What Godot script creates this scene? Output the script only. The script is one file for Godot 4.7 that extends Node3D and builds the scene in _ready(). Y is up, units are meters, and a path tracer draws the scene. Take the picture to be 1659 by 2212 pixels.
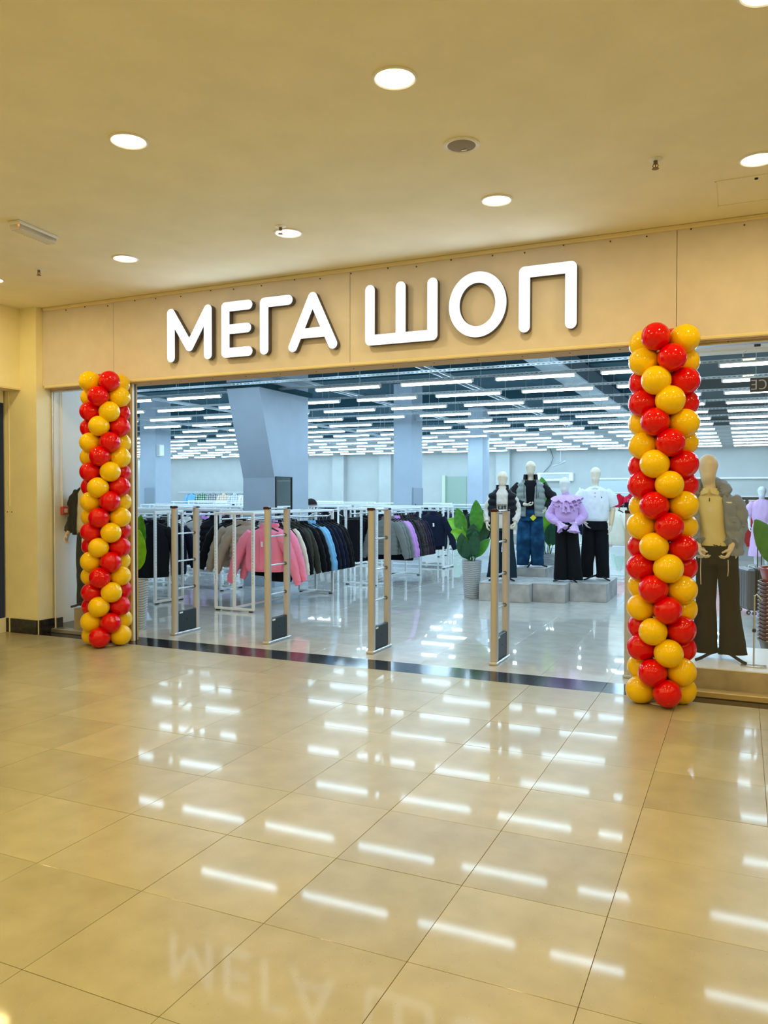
extends Node3D

# ---------------------------------------------------------------- mesh builder
class MB:
	var v := PackedVector3Array()
	var n := PackedVector3Array()
	var u := PackedVector2Array()
	var ix := PackedInt32Array()

	func tri(a: int, b: int, c: int) -> void:
		var g := (v[b] - v[a]).cross(v[c] - v[a])
		if g.dot(n[a] + n[b] + n[c]) > 0.0:
			ix.append_array([a, c, b])
		else:
			ix.append_array([a, b, c])

	func vert(p: Vector3, nn: Vector3, uv := Vector2.ZERO) -> int:
		v.append(p)
		n.append(nn)
		u.append(uv)
		return v.size() - 1

	func quad(a: Vector3, b: Vector3, c: Vector3, d: Vector3, nn: Vector3) -> void:
		var k := v.size()
		var lu := a.distance_to(b)
		var lv := a.distance_to(d)
		vert(a, nn, Vector2(0, 0))
		vert(b, nn, Vector2(lu, 0))
		vert(c, nn, Vector2(lu, lv))
		vert(d, nn, Vector2(0, lv))
		tri(k, k + 1, k + 2)
		tri(k, k + 2, k + 3)

	func face3(a: Vector3, b: Vector3, c: Vector3, nn: Vector3) -> void:
		var k := v.size()
		vert(a, nn)
		vert(b, nn)
		vert(c, nn)
		tri(k, k + 1, k + 2)

	func box(c: Vector3, s: Vector3, b := Basis.IDENTITY) -> void:
		var h := s * 0.5
		for ax in 3:
			for sg in [-1.0, 1.0]:
				var nn := Vector3.ZERO
				nn[ax] = sg
				var e1 := Vector3.ZERO
				var e2 := Vector3.ZERO
				e1[(ax + 1) % 3] = h[(ax + 1) % 3]
				e2[(ax + 2) % 3] = h[(ax + 2) % 3]
				var m: Vector3 = nn * h
				quad(c + b * (m - e1 - e2), c + b * (m + e1 - e2), c + b * (m + e1 + e2), c + b * (m - e1 + e2), b * nn)

	# a box with chamfered edges
	func bbox(c: Vector3, s: Vector3, r: float, b := Basis.IDENTITY) -> void:
		var h := s * 0.5
		r = min(r, min(h.x, min(h.y, h.z)) * 0.9)
		var q := h - Vector3(r, r, r)
		for ax in 3:
			var a1 := (ax + 1) % 3
			var a2 := (ax + 2) % 3
			for sg in [-1.0, 1.0]:
				var nn := Vector3.ZERO
				nn[ax] = sg
				var p: Array[Vector3] = []
				for k in [[-1, -1], [1, -1], [1, 1], [-1, 1]]:
					var w := Vector3.ZERO
					w[ax] = sg * h[ax]
					w[a1] = k[0] * q[a1]
					w[a2] = k[1] * q[a2]
					p.append(c + b * w)
				quad(p[0], p[1], p[2], p[3], b * nn)
			for s1 in [-1.0, 1.0]:
				for s2 in [-1.0, 1.0]:
					var nn2 := Vector3.ZERO
					nn2[a1] = s1
					nn2[a2] = s2
					var A := Vector3.ZERO
					A[a1] = s1 * h[a1]
					A[a2] = s2 * q[a2]
					var B := Vector3.ZERO
					B[a1] = s1 * q[a1]
					B[a2] = s2 * h[a2]
					var e := Vector3.ZERO
					e[ax] = q[ax]
					quad(c + b * (A - e), c + b * (A + e), c + b * (B + e), c + b * (B - e), b * nn2.normalized())
		for sx in [-1.0, 1.0]:
			for sy in [-1.0, 1.0]:
				for sz in [-1.0, 1.0]:
					var k := Vector3(sx, sy, sz)
					face3(c + b * (k * Vector3(h.x, q.y, q.z)), c + b * (k * Vector3(q.x, h.y, q.z)), c + b * (k * Vector3(q.x, q.y, h.z)), b * k.normalized())

	# rings of points, smooth; the rings are closed when wrap is set
	func grid(rings: Array, wrap := true, cap0 := true, cap1 := true, flip := false) -> void:
		var nr := rings.size()
		var nc: int = rings[0].size()
		var k0 := v.size()
		var cen := PackedVector3Array()
		for r in nr:
			var s := Vector3.ZERO
			for p: Vector3 in rings[r]:
				s += p
			cen.append(s / nc)
		var nrm := PackedVector3Array()
		var sgn := 0.0
		for r in nr:
			var ra: PackedVector3Array = rings[max(r - 1, 0)]
			var rb: PackedVector3Array = rings[min(r + 1, nr - 1)]
			var rr: PackedVector3Array = rings[r]
			for c in nc:
				var ca := (c - 1 + nc) % nc if wrap else maxi(c - 1, 0)
				var cb := (c + 1) % nc if wrap else mini(c + 1, nc - 1)
				var g := (rr[cb] - rr[ca]).cross(rb[c] - ra[c])
				nrm.append(g.normalized())
				if wrap:
					sgn += g.dot(rr[c] - cen[r])
		var f := 1.0
		if wrap and sgn < 0.0:
			f = -1.0
		if flip:
			f = -f
		for r in nr:
			for c in nc:
				vert(rings[r][c], nrm[r * nc + c] * f, Vector2(float(c) / nc, float(r) / max(nr - 1, 1)))
		for r in nr - 1:
			for c in (nc if wrap else nc - 1):
				var c2 := (c + 1) % nc
				var a := k0 + r * nc + c
				var b := k0 + r * nc + c2
				var d := k0 + (r + 1) * nc + c
				var e := k0 + (r + 1) * nc + c2
				tri(a, b, e)
				tri(a, e, d)
		if wrap:
			for side in [[cap0, 0, 1], [cap1, nr - 1, nr - 2]]:
				if not side[0]:
					continue
				var r: int = side[1]
				var nn: Vector3 = (cen[r] - cen[side[2]]).normalized()
				var kc := vert(cen[r], nn)
				var first := v.size()
				for c in nc:
					vert(rings[r][c], nn)
				for c in nc:
					tri(kc, first + c, first + (c + 1) % nc)

	func tube(path: Array, rad, sides := 8, caps := true) -> void:
		var rings := []
		var m := path.size()
		var up := Vector3.ZERO
		for i in m:
			var t: Vector3 = (path[min(i + 1, m - 1)] - path[max(i - 1, 0)]).normalized()
			if up == Vector3.ZERO:
				up = Vector3.UP if absf(t.y) < 0.9 else Vector3.RIGHT
			var s := t.cross(up).normalized()
			up = s.cross(t).normalized()
			var r: float = rad[i] if rad is Array or rad is PackedFloat32Array else rad
			var ring := PackedVector3Array()
			for k in sides:
				var a := TAU * k / sides
				ring.append(path[i] + (s * cos(a) + up * sin(a)) * r)
			rings.append(ring)
		grid(rings, true, caps, caps)

	# profile: Array of Vector2(radius, height), turned about y
	func lathe(prof: Array, seg := 24, at := Vector3.ZERO, b := Basis.IDENTITY, caps := true) -> void:
		var rings := []
		for p: Vector2 in prof:
			var ring := PackedVector3Array()
			for k in seg:
				var a := TAU * k / seg
				ring.append(at + b * Vector3(p.x * cos(a), p.y, p.x * sin(a)))
			rings.append(ring)
		grid(rings, true, caps, caps)

	# hard-edged turned shape: each band of the profile flat along the profile
	func turned(prof: Array, seg := 24, at := Vector3.ZERO, b := Basis.IDENTITY) -> void:
		for i in prof.size() - 1:
			var p: Vector2 = prof[i]
			var q: Vector2 = prof[i + 1]
			var d := q - p
			var nn := Vector2(d.y, -d.x).normalized()
			var k0 := v.size()
			for k in seg:
				var a := TAU * k / seg
				var cs := cos(a)
				var sn := sin(a)
				var w: Vector3 = b * Vector3(nn.x * cs, nn.y, nn.x * sn)
				vert(at + b * Vector3(p.x * cs, p.y, p.x * sn), w)
				vert(at + b * Vector3(q.x * cs, q.y, q.x * sn), w)
			for k in seg:
				var a := k0 + 2 * k
				var c := k0 + 2 * ((k + 1) % seg)
				tri(a, c, c + 1)
				tri(a, c + 1, a + 1)

	# flat polygon in xy extruded from z0 to z1
	func prism(poly: PackedVector2Array, z0: float, z1: float, b := Basis.IDENTITY, at := Vector3.ZERO, front := true, back := true, sides := true) -> void:
		var t := Geometry2D.triangulate_polygon(poly)
		for side in [[z1, 1.0, front], [z0, -1.0, back]]:
			if not side[2]:
				continue
			var k0 := v.size()
			for p in poly:
				vert(at + b * Vector3(p.x, p.y, side[0]), b * Vector3(0, 0, side[1]), p)
			for i in range(0, t.size(), 3):
				tri(k0 + t[i], k0 + t[i + 1], k0 + t[i + 2])
		if sides:
			var cw := Geometry2D.is_polygon_clockwise(poly)
			for i in poly.size():
				var p := poly[i]
				var q := poly[(i + 1) % poly.size()]
				var d := (q - p).normalized()
				var nn := Vector3(d.y, -d.x, 0) * (-1.0 if cw else 1.0)
				quad(at + b * Vector3(p.x, p.y, z0), at + b * Vector3(q.x, q.y, z0), at + b * Vector3(q.x, q.y, z1), at + b * Vector3(p.x, p.y, z1), b * nn)

	func add(o: MB, t: Transform3D) -> void:
		var k0 := v.size()
		var mir := t.basis.determinant() < 0.0
		for i in o.v.size():
			v.append(t * o.v[i])
			n.append((t.basis * o.n[i]).normalized())
			u.append(o.u[i])
		for i in range(0, o.ix.size(), 3):
			if mir:
				ix.append_array([k0 + o.ix[i], k0 + o.ix[i + 2], k0 + o.ix[i + 1]])
			else:
				ix.append_array([k0 + o.ix[i], k0 + o.ix[i + 1], k0 + o.ix[i + 2]])

	func mesh(m: Material = null) -> ArrayMesh:
		var a := []
		a.resize(Mesh.ARRAY_MAX)
		a[Mesh.ARRAY_VERTEX] = v
		a[Mesh.ARRAY_NORMAL] = n
		a[Mesh.ARRAY_TEX_UV] = u
		a[Mesh.ARRAY_INDEX] = ix
		var am := ArrayMesh.new()
		am.add_surface_from_arrays(Mesh.PRIMITIVE_TRIANGLES, a)
		if m:
			am.surface_set_material(0, m)
		return am


# ---------------------------------------------------------------- scene helpers
var taken := {}
var M := {}
var rng := RandomNumberGenerator.new()
var wob := FastNoiseLite.new()
var cam: Camera3D

const EYE := Vector3(0, 1.655, 0)
const CEIL := 3.835
const FACE_Z := -6.85
const TUBE_Y := 3.5

func numbered(s: String) -> String:
	if not taken.has(s):
		taken[s] = 0
		return s
	taken[s] += 1
	return "%s_%03d" % [s, taken[s]]

func tag(o: Node3D, label: String, category: String, group := "", kind := "") -> Node3D:
	if label:
		o.set_meta("label", label)
	if category:
		o.set_meta("category", category)
	if group:
		o.set_meta("group", group)
	if kind:
		o.set_meta("kind", kind)
	return o

func thing(called: String, label: String, category: String, at := Vector3.ZERO, turn := 0.0, group := "") -> Node3D:
	var o := Node3D.new()
	o.name = numbered(called)
	add_child(o)
	o.position = at
	o.rotation.y = turn
	return tag(o, label, category, group)

func part(parent: Node, called: String, what, m: Material, at := Vector3.ZERO) -> MeshInstance3D:
	var o := MeshInstance3D.new()
	o.name = called
	o.mesh = what.mesh() if what is MB else what
	o.material_override = m
	o.position = at
	parent.add_child(o, true)
	return o

func solo(called: String, what, m: Material, label: String, category: String, at := Vector3.ZERO, group := "") -> MeshInstance3D:
	var o := part(self, numbered(called), what, m, at)
	tag(o, label, category, group)
	return o

func struct(called: String, what, m: Material, label := "", category := "") -> MeshInstance3D:
	var o := part(self, numbered(called), what, m)
	tag(o, label, category, "", "structure")
	return o

func copy(o: Node3D, at: Vector3, turn := 0.0, label := "", group := "") -> Node3D:
	var c: Node3D = o.duplicate()
	c.name = numbered(String(o.name).trim_suffix("_000"))
	add_child(c)
	c.position = at
	c.rotation.y = turn
	if label:
		c.set_meta("label", label)
	if group:
		c.set_meta("group", group)
	return c

func boxmb(c: Vector3, s: Vector3, bev := 0.0) -> MB:
	var b := MB.new()
	if bev > 0.0:
		b.bbox(c, s, bev)
	else:
		b.box(c, s)
	return b

# box from two corners
func span(a: Vector3, b: Vector3, bev := 0.0) -> MB:
	return boxmb((a + b) * 0.5, (b - a).abs(), bev)

func mat(col: Color, rough := 0.6, metal := 0.0, spec := 0.5) -> StandardMaterial3D:
	var m := StandardMaterial3D.new()
	m.albedo_color = col
	m.roughness = rough
	m.metallic = metal
	m.metallic_specular = spec
	return m

func rgb(r: int, g: int, b: int) -> Color:
	return Color(r / 255.0, g / 255.0, b / 255.0)

func noise_img(size: int, freq: float, seed_: int, lo: Color, hi: Color, type := FastNoiseLite.TYPE_SIMPLEX_SMOOTH, octaves := 4, power := 1.0) -> Image:
	var f := FastNoiseLite.new()
	f.seed = seed_
	f.noise_type = type
	f.frequency = freq
	f.fractal_octaves = octaves
	var g := f.get_seamless_image(size, size)
	var im := Image.create(size, size, false, Image.FORMAT_RGB8)
	for y in size:
		for x in size:
			im.set_pixel(x, y, lo.lerp(hi, pow(g.get_pixel(x, y).r, power)))
	return im

func tex(im: Image) -> ImageTexture:
	im.generate_mipmaps()
	return ImageTexture.create_from_image(im)

func tri_tex(m: StandardMaterial3D, t: Texture2D, scale_: float, world := true) -> StandardMaterial3D:
	m.albedo_texture = t
	m.uv1_triplanar = true
	m.uv1_world_triplanar = world
	m.uv1_scale = Vector3.ONE * scale_
	return m

func glow(col: Color, energy: float, base := Color.WHITE) -> StandardMaterial3D:
	var m := mat(base, 0.4)
	m.emission_enabled = true
	m.emission = col
	m.emission_energy_multiplier = energy
	return m

func cloth(col: Color, sheen := 0.3, rough := 0.85) -> StandardMaterial3D:
	var m := mat(col, rough, 0.0, 0.3)
	if sheen > 0.0:
		m.rim_enabled = true
		m.rim = sheen
		m.rim_tint = 0.5
	return m

func area(at: Vector3, towards: Vector3, size: Vector2, col: Color, energy: float, called: String) -> AreaLight3D:
	var l := AreaLight3D.new()
	l.name = numbered(called)
	l.area_size = size
	l.light_color = col
	l.light_energy = energy
	l.area_normalize_energy = true
	l.area_range = 60.0
	l.shadow_enabled = true
	add_child(l)
	var up := Vector3.UP if absf(towards.y) < 0.9 else Vector3.FORWARD
	l.look_at_from_position(at, at + towards, up)
	return l

func on_screen(p: Vector3, margin := 0.06) -> bool:
	var c := cam.transform.affine_inverse() * p
	if c.z > -0.3:
		return false
	var half := tan(deg_to_rad(cam.fov) * 0.5)
	return absf(c.x / -c.z) < half * 0.75 * (1.0 + margin) + 0.02 and absf(c.y / -c.z) < half * (1.0 + margin) + 0.02

# ---------------------------------------------------------------- the scene
func _ready() -> void:
	rng.seed = 20240611
	wob.seed = 7
	wob.noise_type = FastNoiseLite.TYPE_SIMPLEX_SMOOTH
	wob.frequency = 1.0
	wob.fractal_octaves = 3
	# camera
	cam = Camera3D.new()
	cam.name = "camera"
	cam.position = EYE
	cam.rotation = Vector3(-0.0220878, 0.425888, 0.0016215)
	cam.fov = 65.877
	cam.near = 0.05
	cam.far = 120.0
	cam.current = true
	add_child(cam)
	# the building is closed: only its lamps light it
	var we := WorldEnvironment.new()
	we.name = "world_environment"
	var env := Environment.new()
	env.background_mode = Environment.BG_COLOR
	env.background_color = Color(0.02, 0.02, 0.025)
	env.tonemap_mode = Environment.TONE_MAPPER_LINEAR
	env.tonemap_exposure = EXPOSURE
	env.sdfgi_enabled = true
	env.ssao_enabled = true
	env.ssil_enabled = true
	we.environment = env
	add_child(we)

	make_materials()
	build_floor()
	build_mall()
	build_fascia()
	build_shop_shell()
	build_tubes()
	build_downlights()
	build_ceiling_fittings()
	build_sign()
	build_balloons()
	build_gates()
	build_windows()
	build_more()

const EXPOSURE := 1.0
const WARM := Color(1.0, 0.885, 0.59)
const COOL := Color(0.77, 0.91, 1.0)

func make_materials() -> void:
	# polished cream porcelain with fine veins and specks
	var im := noise_img(512, 0.012, 3, rgb(166, 158, 124), rgb(184, 176, 143), FastNoiseLite.TYPE_SIMPLEX_SMOOTH, 5)
	var r2 := RandomNumberGenerator.new()
	r2.seed = 5
	for k in 900:
		var x := r2.randi() % 512
		var y := r2.randi() % 512
		var c := im.get_pixel(x, y)
		im.set_pixel(x, y, c.lerp(rgb(120, 104, 78), r2.randf_range(0.1, 0.4)))
		if k % 3 == 0:
			im.set_pixel((x + 1) % 512, y, c.lerp(rgb(215, 208, 194), 0.5))
	var floor_tex := tex(im)
	var shop_tex := tex(noise_img(512, 0.012, 4, rgb(202, 200, 192), rgb(222, 220, 212), FastNoiseLite.TYPE_SIMPLEX_SMOOTH, 5))
	for k in 3:
		var m := mat(Color.WHITE.darkened(0.025 * k), 0.3, 0.0, 0.35)
		tri_tex(m, floor_tex, 0.55)
		m.uv1_offset = Vector3(0.31 * k, 0.0, 0.17 * k)
		m.clearcoat_enabled = true
		m.clearcoat = 0.21
		m.clearcoat_roughness = 0.055
		M["tile%d" % k] = m
		var s := mat(Color(1.0, 1.0, 1.0).darkened(0.02 * k), 0.25, 0.0, 0.45)
		tri_tex(s, shop_tex, 0.55)
		s.uv1_offset = Vector3(0.4 * k, 0.0, 0.23 * k)
		s.clearcoat_enabled = true
		s.clearcoat = 0.8
		s.clearcoat_roughness = 0.02
		M["shop_tile%d" % k] = s
	var gi := noise_img(256, 0.05, 9, rgb(20, 20, 23), rgb(52, 52, 58), FastNoiseLite.TYPE_CELLULAR, 3)
	M.granite = tri_tex(mat(Color.WHITE, 0.12, 0.0, 0.5), tex(gi), 1.6)
	M.grout = mat(rgb(92, 74, 50), 0.9)
	M.shop_grout = mat(rgb(120, 122, 116), 0.9)
	# paints
	var pw := noise_img(256, 0.02, 21, Color(0.965, 0.965, 0.965), Color(1, 1, 1), FastNoiseLite.TYPE_SIMPLEX_SMOOTH, 4)
	var ptex := tex(pw)
	M.ceiling = tri_tex(mat(rgb(250, 243, 214), 0.85, 0.0, 0.3), ptex, 0.35)
	M.yellow_wall = tri_tex(mat(rgb(254, 246, 208), 0.7, 0.0, 0.4), ptex, 0.5)
	M.fascia = tri_tex(mat(rgb(229, 220, 220), 0.62, 0.0, 0.4), ptex, 0.8)
	M.trim_yellow = mat(rgb(236, 222, 184), 0.5)
	M.trim_wood = tri_tex(mat(rgb(206, 164, 92), 0.55), ptex, 2.0)
	M.shop_wall = tri_tex(mat(rgb(190, 195, 194), 0.8, 0.0, 0.3), ptex, 0.3)
	M.column = tri_tex(mat(rgb(180, 193, 208), 0.75, 0.0, 0.3), ptex, 0.4)
	M.slab = tri_tex(mat(rgb(52, 84, 96), 0.9, 0.0, 0.2), ptex, 0.3)
	M.white = mat(rgb(240, 240, 238), 0.45)
	M.rack = mat(rgb(238, 240, 240), 0.35)
	M.alu = mat(rgb(205, 208, 212), 0.32, 0.85)
	M.gate_front = mat(rgb(198, 198, 206), 0.4, 0.25)
	M.galv = mat(rgb(196, 204, 208), 0.38, 0.7)
	M.black = mat(rgb(18, 18, 20), 0.5)
	M.dark_panel = mat(rgb(24, 42, 50), 0.42)
	M.screw = mat(rgb(96, 78, 52), 0.5, 0.6)
	M.letter_side = mat(rgb(92, 84, 80), 0.5)
	M.red = mat(rgb(222, 0, 6), 0.09, 0.0, 0.42)
	M.yellow = mat(rgb(250, 206, 0), 0.09, 0.0, 0.42)
	for k in [M.red, M.yellow]:
		k.clearcoat_enabled = true
		k.clearcoat = 0.2
		k.clearcoat_roughness = 0.03
	var g := mat(Color(0.93, 0.97, 0.97, 0.02), 0.0, 0.0, 0.25)
	g.transparency = BaseMaterial3D.TRANSPARENCY_ALPHA
	M.glass = g
	M.concrete = tri_tex(mat(Color.WHITE, 0.5, 0.0, 0.4), tex(noise_img(256, 0.014, 33, rgb(150, 148, 146), rgb(206, 204, 200), FastNoiseLite.TYPE_SIMPLEX_SMOOTH, 5)), 0.8)
	M.podium_beige = tri_tex(mat(Color.WHITE, 0.5, 0.0, 0.4), tex(noise_img(256, 0.014, 35, rgb(150, 138, 118), rgb(196, 184, 160), FastNoiseLite.TYPE_SIMPLEX_SMOOTH, 5)), 0.8)

# ---------------------------------------------------------------- floor
func tile_rows(parent: Node3D, xs: PackedFloat32Array, zs: PackedFloat32Array, key: String, kinds: int, most: int, gap := 0.0022) -> void:
	var cells := []
	for i in xs.size() - 1:
		for j in zs.size() - 1:
			var a := Vector3(xs[i], 0, zs[j])
			var b := Vector3(xs[i + 1], 0, zs[j + 1])
			var c := (a + b) * 0.5
			cells.append([c, (b - a).abs(), c.distance_to(EYE) + (0.0 if on_screen(c, 0.12) or on_screen(a) or on_screen(b) else 1000.0)])
	cells.sort_custom(func(p, q): return p[2] < q[2])
	var shared := {}
	var rest := MB.new()
	var count := 0
	for c in cells:
		var s: Vector3 = c[1]
		var size := Vector3(s.x - gap, 0.012, s.z - gap)
		# laid by hand: each tile is out of level by a hair
		var tilt := Basis.from_euler(Vector3(rng.randfn(0, 0.0007), 0, rng.randfn(0, 0.0007)))
		var mk: String = key + str(rng.randi() % kinds) if kinds > 1 else key
		if count < most and c[2] < 1000.0:
			var id := "%.3f_%.3f" % [size.x, size.z]
			if not shared.has(id):
				shared[id] = boxmb(Vector3.ZERO, size, 0.0007).mesh()
			var t := part(parent, "tile" if count == 0 else "tile_%03d" % count, shared[id], M[mk], c[0] + Vector3(0, -0.006 + rng.randf_range(-0.0004, 0.0003), 0))
			t.basis = tilt
			count += 1
		else:
			rest.box(c[0] + Vector3(0, -0.006, 0), size)
	if rest.v.size():
		var r := part(parent, "tile_field", rest, M[key + "1"] if kinds > 1 else M[key])
		r.set_meta("kind", "stuff")

func build_floor() -> void:
	var xs := PackedFloat32Array()
	for k in range(-11, 15):
		xs.append(-1.666 + 0.6 * k)
	var zs := PackedFloat32Array()
	for k in range(-14, 8):
		zs.append(-2.553 - 0.6 * k)
	var fl := struct("floor", span(Vector3(-8.4, -0.16, 6.1), Vector3(7.0, -0.0045, -6.753)), M.grout, "polished cream tiled floor of the mall walkway", "floor")
	tile_rows(fl, xs, zs, "tile", 3, 300)
	var st := struct("threshold_strip", span(Vector3(-8.4, -0.16, -6.753), Vector3(7.0, -0.004, -7.138)), M.black, "dark granite strip set in the floor across the shop entrance", "floor strip")
	var xg := PackedFloat32Array()
	for k in range(-11, 10):
		xg.append(-1.666 + 0.6 * k)
	tile_rows(st, xg, PackedFloat32Array([-6.753, -7.138]), "granite", 1, 60, 0.0015)
	var xs2 := PackedFloat32Array()
	for k in range(-44, 17):
		xs2.append(-1.666 + 0.6 * k)
	var zs2 := PackedFloat32Array()
	for k in 44:
		zs2.append(-7.138 - 0.6 * k)
	var f2 := struct("floor", span(Vector3(-28.2, -0.16, -7.138), Vector3(8.2, -0.0035, -33.1)), M.shop_grout, "glossy pale tiled floor inside the clothes shop", "floor")
	tile_rows(f2, xs2, zs2, "shop_tile", 3, 300, 0.0015)

# ---------------------------------------------------------------- the walkway
func build_mall() -> void:
	var m := MB.new()
	m.box(Vector3(-0.7, CEIL + 0.1, -0.3), Vector3(16.0, 0.2, 13.2))
	var c := struct("ceiling", m, M.ceiling, "smooth plastered ceiling of the mall walkway", "ceiling")
	# an access hatch with a raised rim, and its lock
	var h := MB.new()
	for q in [[Vector3(0.06, CEIL - 0.002, -6.0), Vector3(0.52, 0.006, 0.012)], [Vector3(0.06, CEIL - 0.002, -6.51), Vector3(0.52, 0.006, 0.012)], [Vector3(-0.197, CEIL - 0.002, -6.255), Vector3(0.012, 0.006, 0.52)], [Vector3(0.32, CEIL - 0.002, -6.255), Vector3(0.012, 0.006, 0.52)]]:
		h.box(q[0], q[1])
	part(c, "access_hatch_rim", h, M.ceiling)
	part(c, "access_hatch", span(Vector3(-0.185, CEIL - 0.003, -6.012), Vector3(0.308, CEIL, -6.5)), M.ceiling)
	# side wall of the walkway with the neighbouring shop's opening
	var b := span(Vector3(-8.05, 2.896, 6.0), Vector3(-7.79, CEIL, -6.756))
	var wl := struct("wall_left", b, M.yellow_wall, "cream yellow wall over the neighbouring shop opening", "wall")
	part(wl, "opening_trim", span(Vector3(-8.04, 2.88, 5.9), Vector3(-7.785, 2.9, -6.752)), M.trim_yellow)
	part(wl, "pier", span(Vector3(-8.05, 0.0, -3.4), Vector3(-7.79, 2.896, 6.0)), M.yellow_wall)
	var pil := struct("pillar", span(Vector3(-8.6, 0.0, -6.756), Vector3(-7.53, CEIL, -6.99)), M.yellow_wall, "cream yellow pillar at the corner beside the shop window", "pillar")
	var bb := MB.new()
	bb.bbox(Vector3(-8.3, 0.084, -6.75), Vector3(0.58, 0.168, 0.03), 0.002)
	part(pil, "baseboard", bb, M.granite)
	bb = MB.new()
	bb.bbox(Vector3(-7.75, 0.084, -6.75), Vector3(0.43, 0.168, 0.03), 0.002)
	part(pil, "baseboard", bb, M.granite)
	bb = MB.new()
	bb.bbox(Vector3(-7.523, 0.084, -6.878), Vector3(0.028, 0.168, 0.215), 0.002)
	part(pil, "baseboard", bb, M.granite)
	var cond := MB.new()
	cond.bbox(Vector3(-7.98, 2.2, -6.754), Vector3(0.012, 1.38, 0.008), 0.002)
	part(pil, "cable_channel", cond, M.yellow_wall)
	var sk := MB.new()
	for dx in [-0.035, 0.035]:
		sk.turned([Vector2(0, 0.004), Vector2(0.006, 0.004), Vector2(0.006, 0)], 8, Vector3(-7.98 + dx, 1.44, -6.755), Basis(Vector3.RIGHT, PI / 2))
	part(pil, "screw", sk, M.screw)
	# the neighbour's blue shop door in the opening
	var d := thing("shop_door", "dark blue panelled door of the neighbouring shop", "door", Vector3(-8.09, 0, -5.1))
	part(d, "frame", span(Vector3(-0.03, 2.74, -1.63), Vector3(0.05, 2.88, 1.68)), M.white)
	part(d, "frame", span(Vector3(-0.03, 0.0, -1.655), Vector3(0.055, 0.17, 1.68)), M.white)
	for k in 2:
		var leaf := part(d, "door_leaf", span(Vector3(-0.02, 0.17, -1.64 + 1.65 * k), Vector3(0.04, 2.74, 0.005 + 1.65 * k), 0.006), M.get("door_blue", mat(rgb(20, 48, 104), 0.35)))
		part(leaf, "handle", span(Vector3(0.05, 0.95, -0.12 + 0.2 * k), Vector3(0.075, 1.25, -0.09 + 0.2 * k), 0.008), M.alu)
	# walls behind and beside the camera, which the photo shows only by the light they return
	struct("wall_back", span(Vector3(-8.3, 0, 5.9), Vector3(7.0, CEIL + 0.1, 6.1)), M.yellow_wall, "cream wall on the far side of the walkway", "wall")
	struct("wall_right", span(Vector3(6.8, 0, 6.0), Vector3(7.0, CEIL + 0.1, -6.85)), M.yellow_wall, "cream end wall of the walkway", "wall")
	struct("wall_left", span(Vector3(-8.75, -0.05, 6.0), Vector3(-8.55, CEIL + 0.1, -8.0)), M.yellow_wall, "wall of the neighbouring shop behind its door", "wall")

func build_fascia() -> void:
	var w := struct("wall_front", span(Vector3(-7.53, 2.9, -6.868), Vector3(7.0, 4.5, -7.12)), M.fascia, "wall band over the shop entrance", "wall")
	# four big sheets side by side with hairline joints
	var seam := [-7.53, -6.44, -3.472, -0.505, 2.46, 5.43]
	for k in 5:
		part(w, "panel", span(Vector3(seam[k] + 0.0022, 2.925, -6.87), Vector3(seam[k + 1] - 0.0022, 3.8, FACE_Z), 0.0015), M.fascia)
	var top := MB.new()
	top.bbox(Vector3(-0.3, 3.817, -6.846), Vector3(14.4, 0.036, 0.05), 0.008)
	part(w, "top_trim", top, M.trim_yellow)
	var bt := MB.new()
	bt.bbox(Vector3(-0.3, 2.91, -6.852), Vector3(14.4, 0.032, 0.036), 0.008)
	part(w, "bottom_trim", bt, M.trim_yellow)
	var so := MB.new()
	so.box(Vector3(-0.3, 2.895, -6.99), Vector3(14.4, 0.012, 0.25))
	part(w, "soffit_board", so, M.trim_wood)
	var bx := Basis(Vector3.RIGHT, PI / 2)
	var sx := MB.new()
	for k in 26:
		var x := -7.2 + k * 0.34 + (0.05 if k % 3 == 0 else 0.0)
		sx.turned([Vector2(0, 0.005), Vector2(0.007, 0.005), Vector2(0.007, 0)], 8, Vector3(x, 3.782 + 0.012 * sin(k * 2.3), FACE_Z), bx)
	part(w, "screw_row", sx, M.screw).set_meta("kind", "stuff")
	sx = MB.new()
	for k in 16:
		sx.turned([Vector2(0, -0.005), Vector2(0.006, -0.005), Vector2(0.006, 0)], 8, Vector3(-6.0 + k * 0.42, 2.889, -6.95))
	part(w, "screw_row", sx, M.screw).set_meta("kind", "stuff")

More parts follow.
